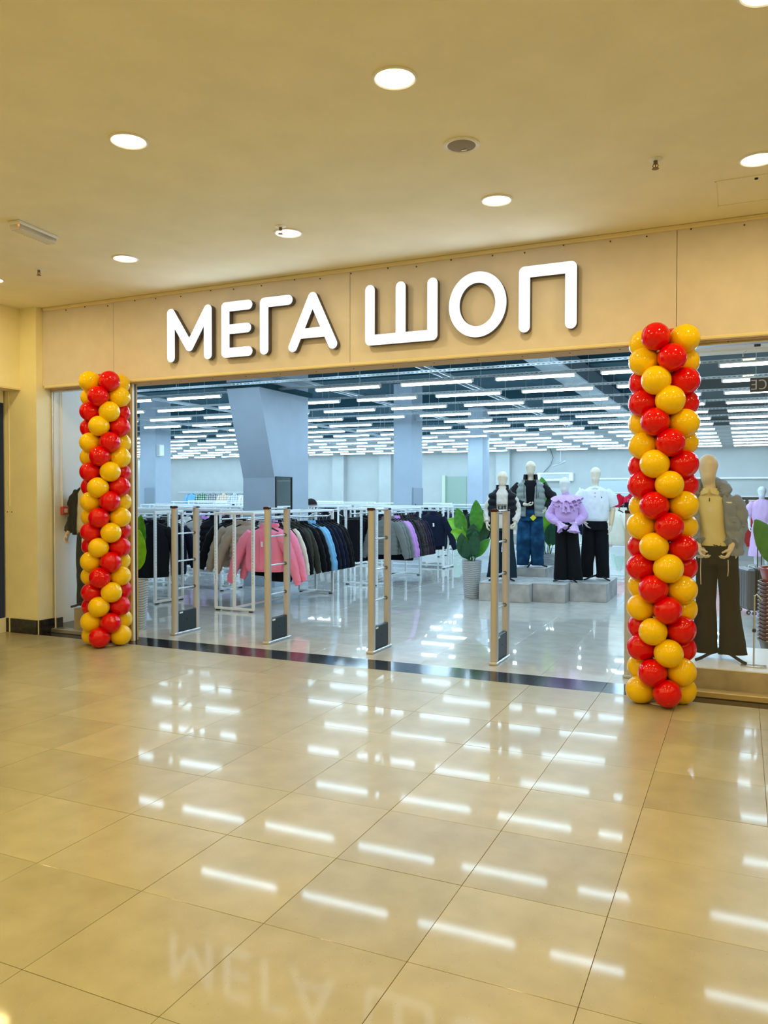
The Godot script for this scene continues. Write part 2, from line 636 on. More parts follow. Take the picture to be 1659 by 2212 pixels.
# ---------------------------------------------------------------- the shop's shell
func build_shop_shell() -> void:
	var w := struct("wall_shop_back", span(Vector3(-28.2, 0, -33.0), Vector3(8.2, 4.6, -33.3)), M.shop_wall, "pale wall at the far end of the clothes shop", "wall")
	# shallow pilasters and dado
	for x in [-21.5, -17.2, -14.8, -9.3, -2.6, 2.4]:
		part(w, "pilaster", span(Vector3(x - 0.3, 0, -32.7), Vector3(x + 0.3, 4.5, -33.0)), M.shop_wall)
	part(w, "wall_ledge", span(Vector3(-5.6, 2.28, -32.9), Vector3(6.0, 2.34, -33.0)), M.white)
	part(w, "grey_wall_panel", span(Vector3(-5.6, 1.5, -32.96), Vector3(-2.9, 2.28, -33.0)), mat(rgb(188, 202, 208), 0.7))
	# doorway niche
	part(w, "doorway_frame", span(Vector3(-12.1, 0, -32.85), Vector3(-11.95, 2.5, -33.0)), mat(rgb(196, 210, 190), 0.7))
	part(w, "doorway", span(Vector3(-11.95, 0, -32.95), Vector3(-11.0, 2.45, -33.0)), mat(rgb(150, 172, 160), 0.7))
	struct("wall_shop_left", span(Vector3(-28.3, 0, -8.05), Vector3(-28.0, 4.6, -33.2)), M.shop_wall, "pale side wall of the clothes shop", "wall")
	struct("wall_shop_right", span(Vector3(8.0, 0, -7.0), Vector3(8.3, 4.6, -33.2)), M.shop_wall, "pale wall on the other side of the clothes shop", "wall")
	var wl := struct("wall_window_side", span(Vector3(-7.8, 0, -6.99), Vector3(-7.5, 4.5, -8.25)), M.white, "white side wall inside the small shop window", "wall")
	part(wl, "granite_skirting", span(Vector3(-7.505, 0, -7.0), Vector3(-7.485, 0.165, -7.09), 0.002), M.granite)
	part(wl, "skirting", span(Vector3(-7.505, 0, -7.09), Vector3(-7.49, 0.1, -8.25), 0.003), mat(rgb(160, 164, 158), 0.4))
	struct("wall_shop_front", span(Vector3(-28.2, 0, -8.0), Vector3(-7.65, 4.6, -8.25)), M.shop_wall, "inner front wall of the clothes shop", "wall")
	struct("wall_shop_front", span(Vector3(4.6, 0, -6.9), Vector3(8.2, 4.6, -7.12)), M.shop_wall, "inner front wall past the big shop window", "wall")
	var sl := struct("ceiling_shop", span(Vector3(-28.3, 4.45, -6.9), Vector3(8.3, 4.65, -33.3)), M.slab, "dark teal concrete ceiling over the shop lights", "ceiling")
	for k in 5:
		var z := -10.5 - 5.2 * k
		part(sl, "ceiling_beam", span(Vector3(-28, 4.2, z), Vector3(8, 4.45, z - 0.4)), M.slab)
	# air duct
	var duct := MB.new()
	duct.bbox(Vector3(-3.0, 4.0, -20.0), Vector3(0.5, 0.35, 25.0), 0.02)
	solo("air_duct", duct, mat(rgb(96, 116, 124), 0.5, 0.4), "grey air duct under the dark shop ceiling", "duct")
	# the big column with its raked corbel
	var col := thing("column", "big pale blue column with a raked corbel and a mirror on it", "column", Vector3(-7.915, 0, -12.6))
	var mb := MB.new()
	mb.bbox(Vector3(0, 2.25, 0), Vector3(0.67, 4.5, 1.2), 0.004)
	part(col, "shaft", mb, M.column)
	mb = MB.new()
	# side profile (z, y) of the corbel swept along x
	mb.prism(PackedVector2Array([Vector2(0.59, 1.92), Vector2(1.1, 3.52), Vector2(1.1, 4.45), Vector2(0.59, 4.45)]), -0.3345, 0.3345, Basis(Vector3(0, 0, 1), Vector3.UP, Vector3(-1, 0, 0)))
	part(col, "corbel", mb, M.column)
	mb = MB.new()
	mb.bbox(Vector3(0, 3.55, 0.22), Vector3(0.74, 0.1, 1.86), 0.006)
	part(col, "collar", mb, M.slab)
	for q in [[-18.75, "slim pale blue column with a grey meter box behind the racks"], [-24.7, "slim pale blue column beside the mannequins' podium, far back"]]:
		var c2 := thing("column", q[1], "column", Vector3(-7.83, 0, q[0]))
		part(c2, "shaft", boxmb(Vector3(0, 2.25, 0), Vector3(0.5, 4.5, 0.72), 0.004), M.column)
		if q[0] > -20.0:
			var bx := part(c2, "meter_box", span(Vector3(0.25, 1.28, -0.33), Vector3(0.29, 1.83, 0.32), 0.006), mat(rgb(150, 164, 178), 0.5))
			part(bx, "lock", span(Vector3(0.29, 1.36, 0.2), Vector3(0.3, 1.42, 0.23)), M.black)
	var c3 := thing("column", "pale blue column with a grey meter box by the shop's left bay", "column", Vector3(-16.02, 0, -18.75))
	part(c3, "shaft", boxmb(Vector3(0, 2.25, 0), Vector3(0.58, 4.5, 0.7), 0.004), M.column)
	part(c3, "meter_box", span(Vector3(-0.1, 1.38, 0.35), Vector3(0.28, 1.84, 0.39), 0.006), mat(rgb(150, 164, 178), 0.5))
	var spk := part(c3, "loudspeaker", boxmb(Vector3(0.34, 2.95, 0.2), Vector3(0.16, 0.34, 0.2), 0.02), M.white)
	part(spk, "grille", boxmb(Vector3(0.34, 2.95, 0.305), Vector3(0.13, 0.3, 0.01)), mat(rgb(190, 194, 196), 0.7))
	# a tall mirror on the column's side
	var mir := thing("mirror", "tall black framed mirror on the side of the big column", "mirror", Vector3(-7.575, 0, -12.3))
	mb = MB.new()
	for q in [[Vector3(0, 1.27, 0.27), Vector3(0.03, 1.4, 0.035)], [Vector3(0, 1.27, -0.27), Vector3(0.03, 1.4, 0.015)], [Vector3(0, 1.965, 0), Vector3(0.03, 0.02, 0.56)], [Vector3(0, 0.575, 0), Vector3(0.03, 0.02, 0.56)]]:
		mb.box(q[0], q[1])
	part(mir, "frame", mb, M.black)
	part(mir, "mirror_glass", boxmb(Vector3(-0.004, 1.27, 0), Vector3(0.006, 1.38, 0.53)), mat(rgb(226, 236, 236), 0.02, 1.0))

# ---------------------------------------------------------------- shop lights
func ladder_tray(x0: float, x1: float, holes: bool) -> MB:
	# a channel: web on top, two flanges, the flanges pierced by slots
	var b := MB.new()
	var l := x1 - x0
	var c := (x0 + x1) * 0.5
	b.box(Vector3(c, 0.03, 0), Vector3(l, 0.004, 0.05))
	for s in [-0.025, 0.025]:
		if holes:
			b.box(Vector3(c, 0.024, s), Vector3(l, 0.01, 0.003))
			b.box(Vector3(c, 0.0, s), Vector3(l, 0.008, 0.003))
			var k := 0
			while x0 + k * 0.075 < x1:
				b.box(Vector3(x0 + k * 0.075, 0.012, s), Vector3(0.032, 0.016, 0.003))
				k += 1
		else:
			b.box(Vector3(c, 0.012, s), Vector3(l, 0.034, 0.003))
	return b

func build_tubes() -> void:
	var grp := "linear lamps under the shop ceiling"
	var body := boxmb(Vector3(0, 0.0, 0), Vector3(1.26, 0.03, 0.055), 0.006).mesh()
	var cap := MB.new()
	cap.bbox(Vector3.ZERO, Vector3(0.03, 0.04, 0.05), 0.008)
	var caps := cap.mesh()
	var tb := MB.new()
	var path := []
	for x in [-0.6, 0.6]:
		path.append(Vector3(x, -0.035, 0))
	tb.tube(path, 0.02, 7, false)
	var tube_mesh := tb.mesh()
	var gl := glow(COOL, 22.0)
	var holes := ladder_tray(-28.0, 8.0, true).mesh()
	var plain := ladder_tray(-28.0, 8.0, false).mesh()
	var rod := MB.new()
	for k in 22:
		rod.tube([Vector3(-27.0 + 1.62 * k, 0.03, 0), Vector3(-27.0 + 1.62 * k, 0.93, 0)], 0.004, 5, false)
	var rods := rod.mesh()
	for r in range(-3, 13):
		var z := -12.1 - 1.63 * r
		var lift := 0.0 if r >= 0 else 0.1
		if r == -3:
			z = -11.3
			lift = 0.0
		var t := thing("cable_tray", "galvanised slotted channel without lamps just inside the entrance" if r == -3 else "galvanised slotted channel of the %s row of lamps" % NTH[r + 2], "cable tray", Vector3(0, 3.52 + lift, z), 0, "lamp channels under the shop ceiling")
		part(t, "channel", holes if r < 7 else plain, M.galv)
		part(t, "hanger_rods", rods, M.galv).set_meta("kind", "stuff")
		if r == -3:
			continue
		for k in range(-15, 7):
			var x := -2.94 + 1.62 * k
			var p := Vector3(x, TUBE_Y + lift, z)
			# the lamps that the photo shows, and those over the racks and podium just outside it
			if not on_screen(p, 0.06) and not (x > -12.0 and x < 3.0 and z > -15.0):
				continue
			if x < -7.0 and z > -9.0:
				continue
			if absf(x + 7.915) < 0.9 and absf(z + 12.6) < 0.7:
				continue
			if absf(x + 7.83) < 0.8 and (absf(z + 18.75) < 0.4 or absf(z + 24.7) < 0.4):
				continue
			if absf(x + 16.02) < 0.9 and absf(z + 18.75) < 0.4:
				continue
			var o := thing("tube_light", "white tube lamp in the %s row back from the entrance" % NTH[r + 2], "lamp", p, 0, grp)
			part(o, "housing", body, M.white)
			for s in [-1, 1]:
				part(o, "end_cap", caps, M.white, Vector3(s * 0.615, -0.03, 0))
			part(o, "glowing_tube", tube_mesh, gl)
			area(p + Vector3(0, -0.06, 0), Vector3.DOWN, Vector2(1.2, 0.07), COOL, SHOP_E, "tube_light_glow")
	# pairs of rails across the rows
	var rl := MB.new()
	for s in [-0.07, 0.07]:
		rl.box(Vector3(s, 0, -19.8), Vector3(0.03, 0.04, 22.0))
	var rails := rl.mesh()
	for q in [[-14.9, "over the left bay of the shop"], [-11.5, "left of the big column"], [-7.3, "just right of the big column"], [-4.68, "over the aisle before the podium"], [-1.26, "right of the podium"], [2.05, "over the big window's bay"]]:
		solo("carrier_rail", rails, M.galv, "pair of galvanised ceiling rails %s" % q[1], "rail", Vector3(q[0], 3.7, 0), "carrier rails over the lamps")

const NTH := ["first", "second", "third", "fourth", "fifth", "sixth", "seventh", "eighth", "ninth", "tenth", "eleventh", "twelfth", "thirteenth", "fourteenth", "fifteenth"]
const SHOP_E := 1.2
const MALL_E := 1.27
const SIGN_L := 4.4

# ---------------------------------------------------------------- downlights
func build_downlights() -> void:
	var ring := MB.new()
	ring.turned([Vector2(0.118, 0.0), Vector2(0.118, -0.006), Vector2(0.108, -0.011), Vector2(0.102, -0.006), Vector2(0.1, 0.004)], 40)
	var rm := ring.mesh()
	var disc := MB.new()
	disc.turned([Vector2(0.102, -0.002), Vector2(0.09, -0.0045), Vector2(0.0001, -0.005)], 40)
	var dm := disc.mesh()
	var gl := glow(Color(1.0, 0.93, 0.78), 6.0)
	var grp := "round downlights in the walkway ceiling"
	for j in 5:
		for i in 7:
			var p := Vector3(-6.97 + 1.75 * i + (0.04 if i > 2 else 0.0), CEIL, -5.71 + 1.88 * j)
			var o := thing("downlight", "round glowing downlight in the %s ceiling row out from the sign" % NTH[j], "lamp", p, 0, grp)
			part(o, "trim_ring", rm, M.white)
			part(o, "glowing_disc", dm, gl)
			area(p + Vector3(0, -0.02, 0), Vector3.DOWN, Vector2(0.18, 0.18), WARM, MALL_E, "downlight_glow")

func build_ceiling_fittings() -> void:
	# flush loudspeaker
	var o := thing("ceiling_speaker", "round grey loudspeaker set flush in the cream ceiling", "loudspeaker", Vector3(-1.616, CEIL, -4.721))
	var mb := MB.new()
	mb.turned([Vector2(0.112, 0), Vector2(0.112, -0.008), Vector2(0.1, -0.014), Vector2(0.088, -0.01)], 36)
	part(o, "rim", mb, M.white)
	mb = MB.new()
	mb.turned([Vector2(0.09, -0.009), Vector2(0.05, -0.014), Vector2(0.0001, -0.016)], 36)
	part(o, "grille", mb, mat(rgb(150, 140, 126), 0.8))
	mb = MB.new()
	mb.bbox(Vector3(0.0, -0.017, -0.05), Vector3(0.035, 0.003, 0.012), 0.001)
	part(o, "badge", mb, M.white)
	# sprinklers
	var sp := [[Vector3(-0.538, CEIL, -5.444), "fire sprinkler head in the ceiling near the round loudspeaker"], [Vector3(-3.445, CEIL, -5.549), "fire sprinkler head close beside a downlight over the sign"], [Vector3(-6.231, CEIL, -5.634), "fire sprinkler head in the ceiling near the emergency light"]]
	var plate := MB.new()
	plate.turned([Vector2(0.045, 0), Vector2(0.045, -0.004), Vector2(0.02, -0.012), Vector2(0.0001, -0.012)], 24)
	var body := MB.new()
	body.turned([Vector2(0.013, -0.01), Vector2(0.013, -0.03), Vector2(0.009, -0.034), Vector2(0.0001, -0.034)], 12)
	for s in [-1, 1]:
		body.tube([Vector3(0.011 * s, -0.03, 0), Vector3(0.018 * s, -0.045, 0), Vector3(0.004 * s, -0.062, 0)], 0.003, 6)
	body.turned([Vector2(0.0001, -0.06), Vector2(0.022, -0.061), Vector2(0.022, -0.064), Vector2(0.0001, -0.066)], 14)
	var bulb := MB.new()
	bulb.tube([Vector3(0, -0.033, 0), Vector3(0, -0.06, 0)], 0.003, 6)
	var chrome := mat(rgb(120, 108, 92), 0.3, 0.8)
	for s in sp:
		var t := thing("sprinkler", s[1], "sprinkler", s[0])
		part(t, "escutcheon", plate, M.white)
		part(t, "frame", body, chrome)
		part(t, "bulb", bulb, mat(rgb(190, 40, 30), 0.2))
	var nub := MB.new()
	nub.turned([Vector2(0.012, 0.003), Vector2(0.012, -0.008), Vector2(0.0001, -0.012)], 12)
	solo("hatch_lock", nub, M.black, "small dark lock of the ceiling hatch", "lock", Vector3(0.063, CEIL - 0.003, -6.042))
	# emergency luminaire
	var e := thing("emergency_light", "long white emergency light with a clear ribbed cover on the ceiling", "lamp", Vector3(-5.33, CEIL, -4.77), 0.08)
	part(e, "base", boxmb(Vector3(0, -0.014, 0), Vector3(0.12, 0.028, 0.44), 0.008), M.white)
	var cov := mat(Color(0.93, 0.92, 0.88, 0.55), 0.25)
	cov.transparency = BaseMaterial3D.TRANSPARENCY_ALPHA
	var cv := MB.new()
	var rings := []
	for k in 27:
		var z := -0.2 + 0.4 * k / 26.0
		var d := 0.004 if k % 2 == 0 else 0.0
		var pr := PackedVector3Array()
		for q in [Vector2(-0.052, -0.028), Vector2(-0.05 + d, -0.06), Vector2(-0.038, -0.072 + d), Vector2(0.038, -0.072 + d), Vector2(0.05 - d, -0.06), Vector2(0.052, -0.028)]:
			pr.append(Vector3(q.x, q.y, z))
		rings.append(pr)
	cv.grid(rings, true, true, true)
	part(e, "cover", cv, cov)
	mb = MB.new()
	mb.tube([Vector3(0, -0.045, -0.17), Vector3(0, -0.045, 0.17)], 0.008, 8)
	part(e, "lamp_tube", mb, M.white)
	mb = MB.new()
	mb.turned([Vector2(0.006, 0.0), Vector2(0.006, -0.012), Vector2(0.0001, -0.014)], 10, Vector3(0.03, -0.03, 0.19))
	part(e, "pilot_lamp", mb, glow(rgb(255, 120, 60), 1.5))

# ---------------------------------------------------------------- the lit sign
func rounded(path: PackedVector2Array, r: float) -> Array:
	# offset at a larger scale, so that the round ends come out smooth
	var big := PackedVector2Array()
	for p in path:
		big.append(p * 400.0)
	var out := []
	for poly in Geometry2D.offset_polyline(big, r * 400.0, Geometry2D.JOIN_ROUND, Geometry2D.END_ROUND):
		var q := PackedVector2Array()
		for p in poly:
			q.append(p / 400.0)
		out.append(q)
	return out

func build_sign() -> void:
	var T := 3.63
	var B := 3.062
	var h := 0.049
	var t := T - h
	var b := B + h
	var glyphs := [
		["shaped like an M", [[Vector2(-5.572, b), Vector2(-5.572, t), Vector2(-5.33, b + 0.1), Vector2(-5.092, t), Vector2(-5.092, b)]]],
		["with three level bars, like an E", [[Vector2(-4.59, t), Vector2(-4.87, t), Vector2(-4.87, b), Vector2(-4.59, b)], [Vector2(-4.87, 3.35), Vector2(-4.605, 3.35)]]],
		["like a corner, one post and one top bar", [[Vector2(-4.118, t), Vector2(-4.4, t), Vector2(-4.4, b)]]],
		["shaped like an A", [[Vector2(-4.066, b), Vector2(-3.842, t), Vector2(-3.62, b)], [Vector2(-3.995, 3.235), Vector2(-3.69, 3.235)]]],
		["with three posts standing on one bar", [[Vector2(-3.222, t), Vector2(-3.222, b), Vector2(-2.592, b), Vector2(-2.592, t)], [Vector2(-2.907, b), Vector2(-2.907, t)]]],
		["O", []],
		["shaped like a square arch", [[Vector2(-1.74, b), Vector2(-1.74, t), Vector2(-1.34, t), Vector2(-1.34, b)]]],
	]
	var face := glow(Color(0.9, 0.95, 1.0), 1.1, Color(0.5, 0.5, 0.5))
	for g in glyphs:
		var lab := "glowing white sign letter %s" % g[0]
		if g[0] == "O":
			lab = "glowing white round sign letter O"
		var o := thing("sign_letter", lab, "sign letter", Vector3.ZERO, 0, "letters of the lit shop sign")
		var side := MB.new()
		var plate := MB.new()
		var segs := []
		if g[0] == "O":
			var cx := -2.166
			var cy := 3.346
			for part_ in 2:
				var mbt: MB = side if part_ == 0 else plate
				var z0 := -6.838 if part_ == 0 else -6.776
				var z1 := -6.776 if part_ == 0 else -6.77
				var rings := [[], [], [], []]
				for k in 64:
					var a := TAU * k / 64
					var d := Vector2(cos(a), sin(a))
					rings[0].append(Vector3(cx + d.x * 0.266, cy + d.y * 0.29, z0))
					rings[1].append(Vector3(cx + d.x * 0.266, cy + d.y * 0.29, z1))
					rings[2].append(Vector3(cx + d.x * 0.166, cy + d.y * 0.192, z1))
					rings[3].append(Vector3(cx + d.x * 0.166, cy + d.y * 0.192, z0))
				for k in 64:
					var q := (k + 1) % 64
					var a := TAU * (k + 0.5) / 64
					var rad := Vector3(cos(a), sin(a), 0)
					mbt.quad(rings[0][k], rings[0][q], rings[1][q], rings[1][k], rad)
					mbt.quad(rings[2][k], rings[2][q], rings[3][q], rings[3][k], -rad)
					mbt.quad(rings[1][k], rings[1][q], rings[2][q], rings[2][k], Vector3(0, 0, 1))
			for k in 10:
				var a0 := TAU * k / 10
				var a1 := TAU * (k + 1) / 10
				segs.append([Vector2(cx + cos(a0) * 0.216, cy + sin(a0) * 0.241), Vector2(cx + cos(a1) * 0.216, cy + sin(a1) * 0.241)])
		else:
			for s in g[1]:
				for poly in rounded(PackedVector2Array(s), h):
					side.prism(poly, -6.838, -6.776, Basis.IDENTITY, Vector3.ZERO, false, true)
					plate.prism(poly, -6.776, -6.77)
				for i in s.size() - 1:
					segs.append([s[i], s[i + 1]])
		part(o, "letter_case", side, M.letter_side)
		part(o, "glowing_face", plate, face)
		# one strip of light along each stroke
		for q in segs:
			var d: Vector2 = q[1] - q[0]
			var c: Vector2 = (q[0] + q[1]) * 0.5
			var sz := Vector2(d.length(), h * 1.8)
			var l := area(Vector3(c.x, c.y, -6.765), Vector3(0, 0, 1), sz, Color(0.8, 0.9, 1.0), SIGN_L * sz.x * sz.y / PI, "sign_letter_glow")
			l.rotation.z = -d.angle()

# ---------------------------------------------------------------- balloons
func build_balloons() -> void:
	var protos := []
	for k in 3:
		var mb := MB.new()
		var prof := []
		# a balloon tied at its neck: rounder at the far end
		for i in 19:
			var a := PI * i / 18.0
			var r := sin(a) * (0.1075 + 0.002 * k)
			var y := -cos(a) * (0.112 if a > PI / 2 else 0.122)
			prof.append(Vector2(maxf(r, 0.0004), y))
		mb.lathe(prof, 28, Vector3.ZERO, Basis.IDENTITY, false)
		# knot
		mb.lathe([Vector2(0.004, -0.122), Vector2(0.008, -0.13), Vector2(0.011, -0.136), Vector2(0.002, -0.137)], 8, Vector3.ZERO, Basis.IDENTITY, false)
		protos.append(mb.mesh())
	for s in 2:
		var at := Vector3(-6.33, 0, -6.6) if s == 0 else Vector3(-0.575, 0, -6.6)
		var lab := "tall column of red and yellow balloons beside the corner pillar" if s == 0 else "tall column of red and yellow balloons by the big window mannequin"
		var o := thing("balloon_column", lab, "balloon column", at, 0, "balloon columns at the entrance")
		var pole := MB.new()
		pole.tube([Vector3(0, 0.01, 0), Vector3(0, 2.93, 0)], 0.012, 10)
		part(o, "pole", pole, M.white)
		var base := MB.new()
		base.lathe([Vector2(0.001, 0.0), Vector2(0.1, 0.0), Vector2(0.1, 0.012), Vector2(0.03, 0.02), Vector2(0.014, 0.03)], 24)
		part(o, "base_plate", base, M.white)
		# the bearing of the camera, so that the rows sit as they do in the photo
		var to := EYE - at
		var az := atan2(to.x, to.z)
		var pa := deg_to_rad(17.0) if s == 0 else deg_to_rad(-22.0)
		var pb := deg_to_rad(-25.0) if s == 0 else deg_to_rad(18.0)
		for r in 18:
			var y := 2.868 - 0.1622 * r
			var ph := az + (pa if r % 2 == 0 else pb) + rng.randfn(0, 0.03)
			for q in 4:
				var a := ph + q * PI / 2
				# pairs of rows share a colour, neighbours in a ring take turns
				var red: bool = ((r / 2) % 2 == 0) == (q % 2 == 0)
				var d := Vector3(sin(a), rng.randfn(0, 0.03), cos(a)).normalized()
				var bl := part(o, "balloon", protos[rng.randi() % 3], M.red if red else M.yellow, Vector3(0, y + rng.randfn(0, 0.004), 0) + d * (0.163 + rng.randfn(0, 0.003)))
				var up := d
				var x := up.cross(Vector3.UP).normalized()
				bl.basis = Basis(x, up, x.cross(up)) * Basis.from_scale(Vector3.ONE * rng.randf_range(0.98, 1.03))

# ---------------------------------------------------------------- anti-theft gates
func build_gates() -> void:
	var labels := ["beige anti-theft gate nearest the corner pillar's balloon column", "beige anti-theft gate in front of the pink jacket", "beige anti-theft gate in front of the grey puffer jackets", "beige anti-theft gate in front of the mannequin in the black vest", "beige anti-theft gate half hidden behind the balloons by the big window"]
	var g: Node3D
	for k in 5:
		var at := Vector3([-6.06, -4.775, -3.505, -2.185, -0.93][k], 0, -7.41)
		if k == 0:
			g = thing("anti_theft_gate", labels[0], "security gate", at, 0, "anti-theft gates across the entrance")
			for z in [0.0, -0.4]:
				var up := MB.new()
				# oval extrusion
				var prof := PackedVector2Array()
				for i in 16:
					var a := TAU * i / 16
					prof.append(Vector2(cos(a) * 0.036, sin(a) * 0.03))
				up.prism(prof, 0.03, 1.49, Basis(Vector3.RIGHT, Vector3(0, 0, -1), Vector3.UP), Vector3(0, 0, z))
				var p := part(g, "post", up, M.gate_front)
				part(p, "metal_edge", boxmb(Vector3(0.03, 0.76, z - 0.012), Vector3(0.014, 1.45, 0.03), 0.003), M.alu)
			part(g, "top_bar", boxmb(Vector3(0, 1.497, -0.2), Vector3(0.05, 0.014, 0.47), 0.004), M.alu)
			part(g, "alarm_lamp", boxmb(Vector3(0, 1.503, 0.005), Vector3(0.072, 0.03, 0.062), 0.006), mat(rgb(58, 12, 16), 0.25))
			part(g, "end_cap", boxmb(Vector3(0, 1.499, -0.41), Vector3(0.072, 0.022, 0.05), 0.005), M.black)
			for y in [1.19, 0.865, 0.54]:
				var bar := MB.new()
				bar.tube([Vector3(0, y, -0.02), Vector3(0, y, -0.37)], 0.0095, 10)
				var br := part(g, "cross_bar", bar, M.alu)
				var col := MB.new()
				col.turned([Vector2(0.017, 0), Vector2(0.02, 0.008), Vector2(0.017, 0.016)], 14, Vector3(0, y, -0.378), Basis(Vector3.RIGHT, PI / 2))
				part(br, "collar", col, M.black)
			part(g, "base_panel", boxmb(Vector3(0, 0.155, -0.2), Vector3(0.05, 0.24, 0.35), 0.006), M.dark_panel)
			part(g, "sticker", boxmb(Vector3(0.026, 0.255, -0.09), Vector3(0.002, 0.018, 0.06)), M.white)
			part(g, "panel_lock", boxmb(Vector3(0.026, 0.165, -0.2), Vector3(0.003, 0.012, 0.012)), M.black)
			part(g, "foot", boxmb(Vector3(0, 0.015, -0.2), Vector3(0.085, 0.03, 0.49), 0.008), M.alu)
		else:
			copy(g, at, 0.0, labels[k])

# ---------------------------------------------------------------- the windows either side
func build_windows() -> void:
	var w1 := struct("window_1", span(Vector3(-7.52, 0.055, -6.984), Vector3(-6.4, 2.88, -6.992)), M.glass, "small shop window pane beside the corner pillar", "window")
	part(w1, "window_sill", span(Vector3(-7.53, 0, -6.93), Vector3(-6.4, 0.05, -7.05), 0.006), M.alu)
	part(w1, "head_channel", span(Vector3(-7.53, 2.868, -6.96), Vector3(-6.4, 2.89, -7.02)), M.alu)
	part(w1, "edge_channel", span(Vector3(-7.53, 0.05, -6.97), Vector3(-7.512, 2.88, -7.01)), M.alu)
	# the jamb between the small window and the entrance
	var p := struct("door_post", span(Vector3(-6.4, 0, -6.87), Vector3(-6.285, 2.89, -7.0), 0.003), M.yellow_wall, "cream and wood door post at the side of the entrance", "door post")
	part(p, "wood_facing", span(Vector3(-6.285, 0, -6.885), Vector3(-6.235, 2.89, -7.0), 0.004), M.trim_wood)
	part(p, "white_edge", span(Vector3(-6.235, 0, -6.905), Vector3(-6.226, 2.89, -6.94), 0.002), M.white)
	part(p, "rubber_seal", span(Vector3(-6.235, 0, -6.942), Vector3(-6.228, 2.89, -6.965)), M.black)
	var q := struct("door_post", span(Vector3(-0.8, 0, -6.9), Vector3(-0.5, 2.89, -7.06), 0.003), M.yellow_wall, "cream door post hidden behind the balloons by the big window", "door post")
	part(q, "metal_edge", span(Vector3(-0.82, 0, -6.95), Vector3(-0.8, 2.89, -7.05), 0.002), M.alu)
	var w2 := struct("window_2", span(Vector3(-0.5, 0.055, -6.984), Vector3(2.0, 2.868, -6.992)), M.glass, "big shop window pane in front of the display mannequin", "window")
	part(w2, "pane", span(Vector3(2.01, 0.055, -6.984), Vector3(4.6, 2.868, -6.992)), M.glass)
	part(w2, "window_sill", span(Vector3(-0.5, 0, -6.93), Vector3(4.6, 0.05, -7.05), 0.006), mat(rgb(196, 176, 132), 0.4, 0.2))
	part(w2, "head_channel", span(Vector3(-0.5, 2.868, -6.95), Vector3(4.6, 2.892, -7.04)), M.alu)

# ---------------------------------------------------------------- clothes racks
var rack_mesh := {}

func build_rack_meshes() -> void:
	var up := MB.new()
	for s in [-1, 1]:
		up.box(Vector3(0.0125 * s, 0.7, 0), Vector3(0.013, 1.36, 0.03))
	up.box(Vector3(0, 0.19, 0), Vector3(0.012, 0.34, 0.03))
	for k in 24:
		up.box(Vector3(0, 0.375 + 0.0425 * k, 0), Vector3(0.012, 0.024, 0.028))
	rack_mesh.upright = up.mesh()
	rack_mesh.bar = boxmb(Vector3.ZERO, Vector3(0.66, 0.034, 0.034), 0.004).mesh()
	rack_mesh.foot = boxmb(Vector3.ZERO, Vector3(0.05, 0.016, 0.05), 0.003).mesh()

func clothes_rack(at: Vector3, length: float, turn: float, label: String) -> Node3D:
	var o := thing("clothes_rack", label, "clothes rack", at, turn, "white clothes racks in the shop")
	for s in [-0.5, 0.5]:
		var z: float = s * length
		for x in [-0.315, 0.0, 0.315]:
			part(o, "upright", rack_mesh.upright, M.rack, Vector3(x, 0.02, z))
		part(o, "top_bar", rack_mesh.bar, M.rack, Vector3(0, 1.385, z))
		part(o, "bottom_bar", rack_mesh.bar, M.rack, Vector3(0, 0.035, z))
		part(o, "foot", rack_mesh.foot, M.black, Vector3(-0.28, 0.009, z))
		part(o, "foot", rack_mesh.foot, M.black, Vector3(0.28, 0.009, z))
	for x in [-0.3, 0.3]:
		part(o, "top_rail", boxmb(Vector3(x, 1.388, 0), Vector3(0.03, 0.03, length), 0.004), M.rack)
		var r := MB.new()
		r.tube([Vector3(x * 0.72, 1.3, -length * 0.5), Vector3(x * 0.72, 1.3, length * 0.5)], 0.0125, 8)
		part(o, "hanging_rail", r, M.alu)
	part(o, "base_beam", boxmb(Vector3(0, 0.05, 0), Vector3(0.04, 0.03, length), 0.004), M.rack)
	return o

# ---------------------------------------------------------------- hung garments
var garm := {}

func ring(y: float, rx: float, rz: float, c := Vector2.ZERO, n := 24, dr := [], ex := 2.0) -> PackedVector3Array:
	var r := PackedVector3Array()
	for k in n:
		var a := TAU * k / n
		var s := sin(a)
		var co := cos(a)
		var e := 2.0 / ex
		var px := signf(s) * pow(absf(s), e)
		var pz := signf(co) * pow(absf(co), e)
		var d: float = relief(dr, y, a)
		r.append(Vector3(c.x + px * (rx + d), y, c.y + pz * (rz + d)))
	return r

# y along [y, rx, rz] keys, interpolated
func keyed(keys: Array, y: float) -> Array:
	for i in keys.size() - 1:
		var a: Array = keys[i]
		var b: Array = keys[i + 1]
		if (y <= a[0] and y >= b[0]) or (y >= a[0] and y <= b[0]):
			var t: float = (y - a[0]) / (b[0] - a[0])
			t = t * t * (3.0 - 2.0 * t) * 0.5 + t * 0.5
			var r := []
			for k in a.size():
				r.append(lerpf(a[k], b[k], t))
			return r
	var first: Array = keys[0]
	var last: Array = keys[keys.size() - 1]
	return first if absf(y - first[0]) < absf(y - last[0]) else last

# relief of cloth: loose folds, or quilted tubes
func folds(seed_: float, amp: float, fy := 5.0, fa := 2.0) -> Array:
	return [0, seed_, amp, fy, fa]

func quilt(seed_: float, amp: float, pitch: float, noise := 0.006) -> Array:
	return [1, seed_, amp, pitch, noise]

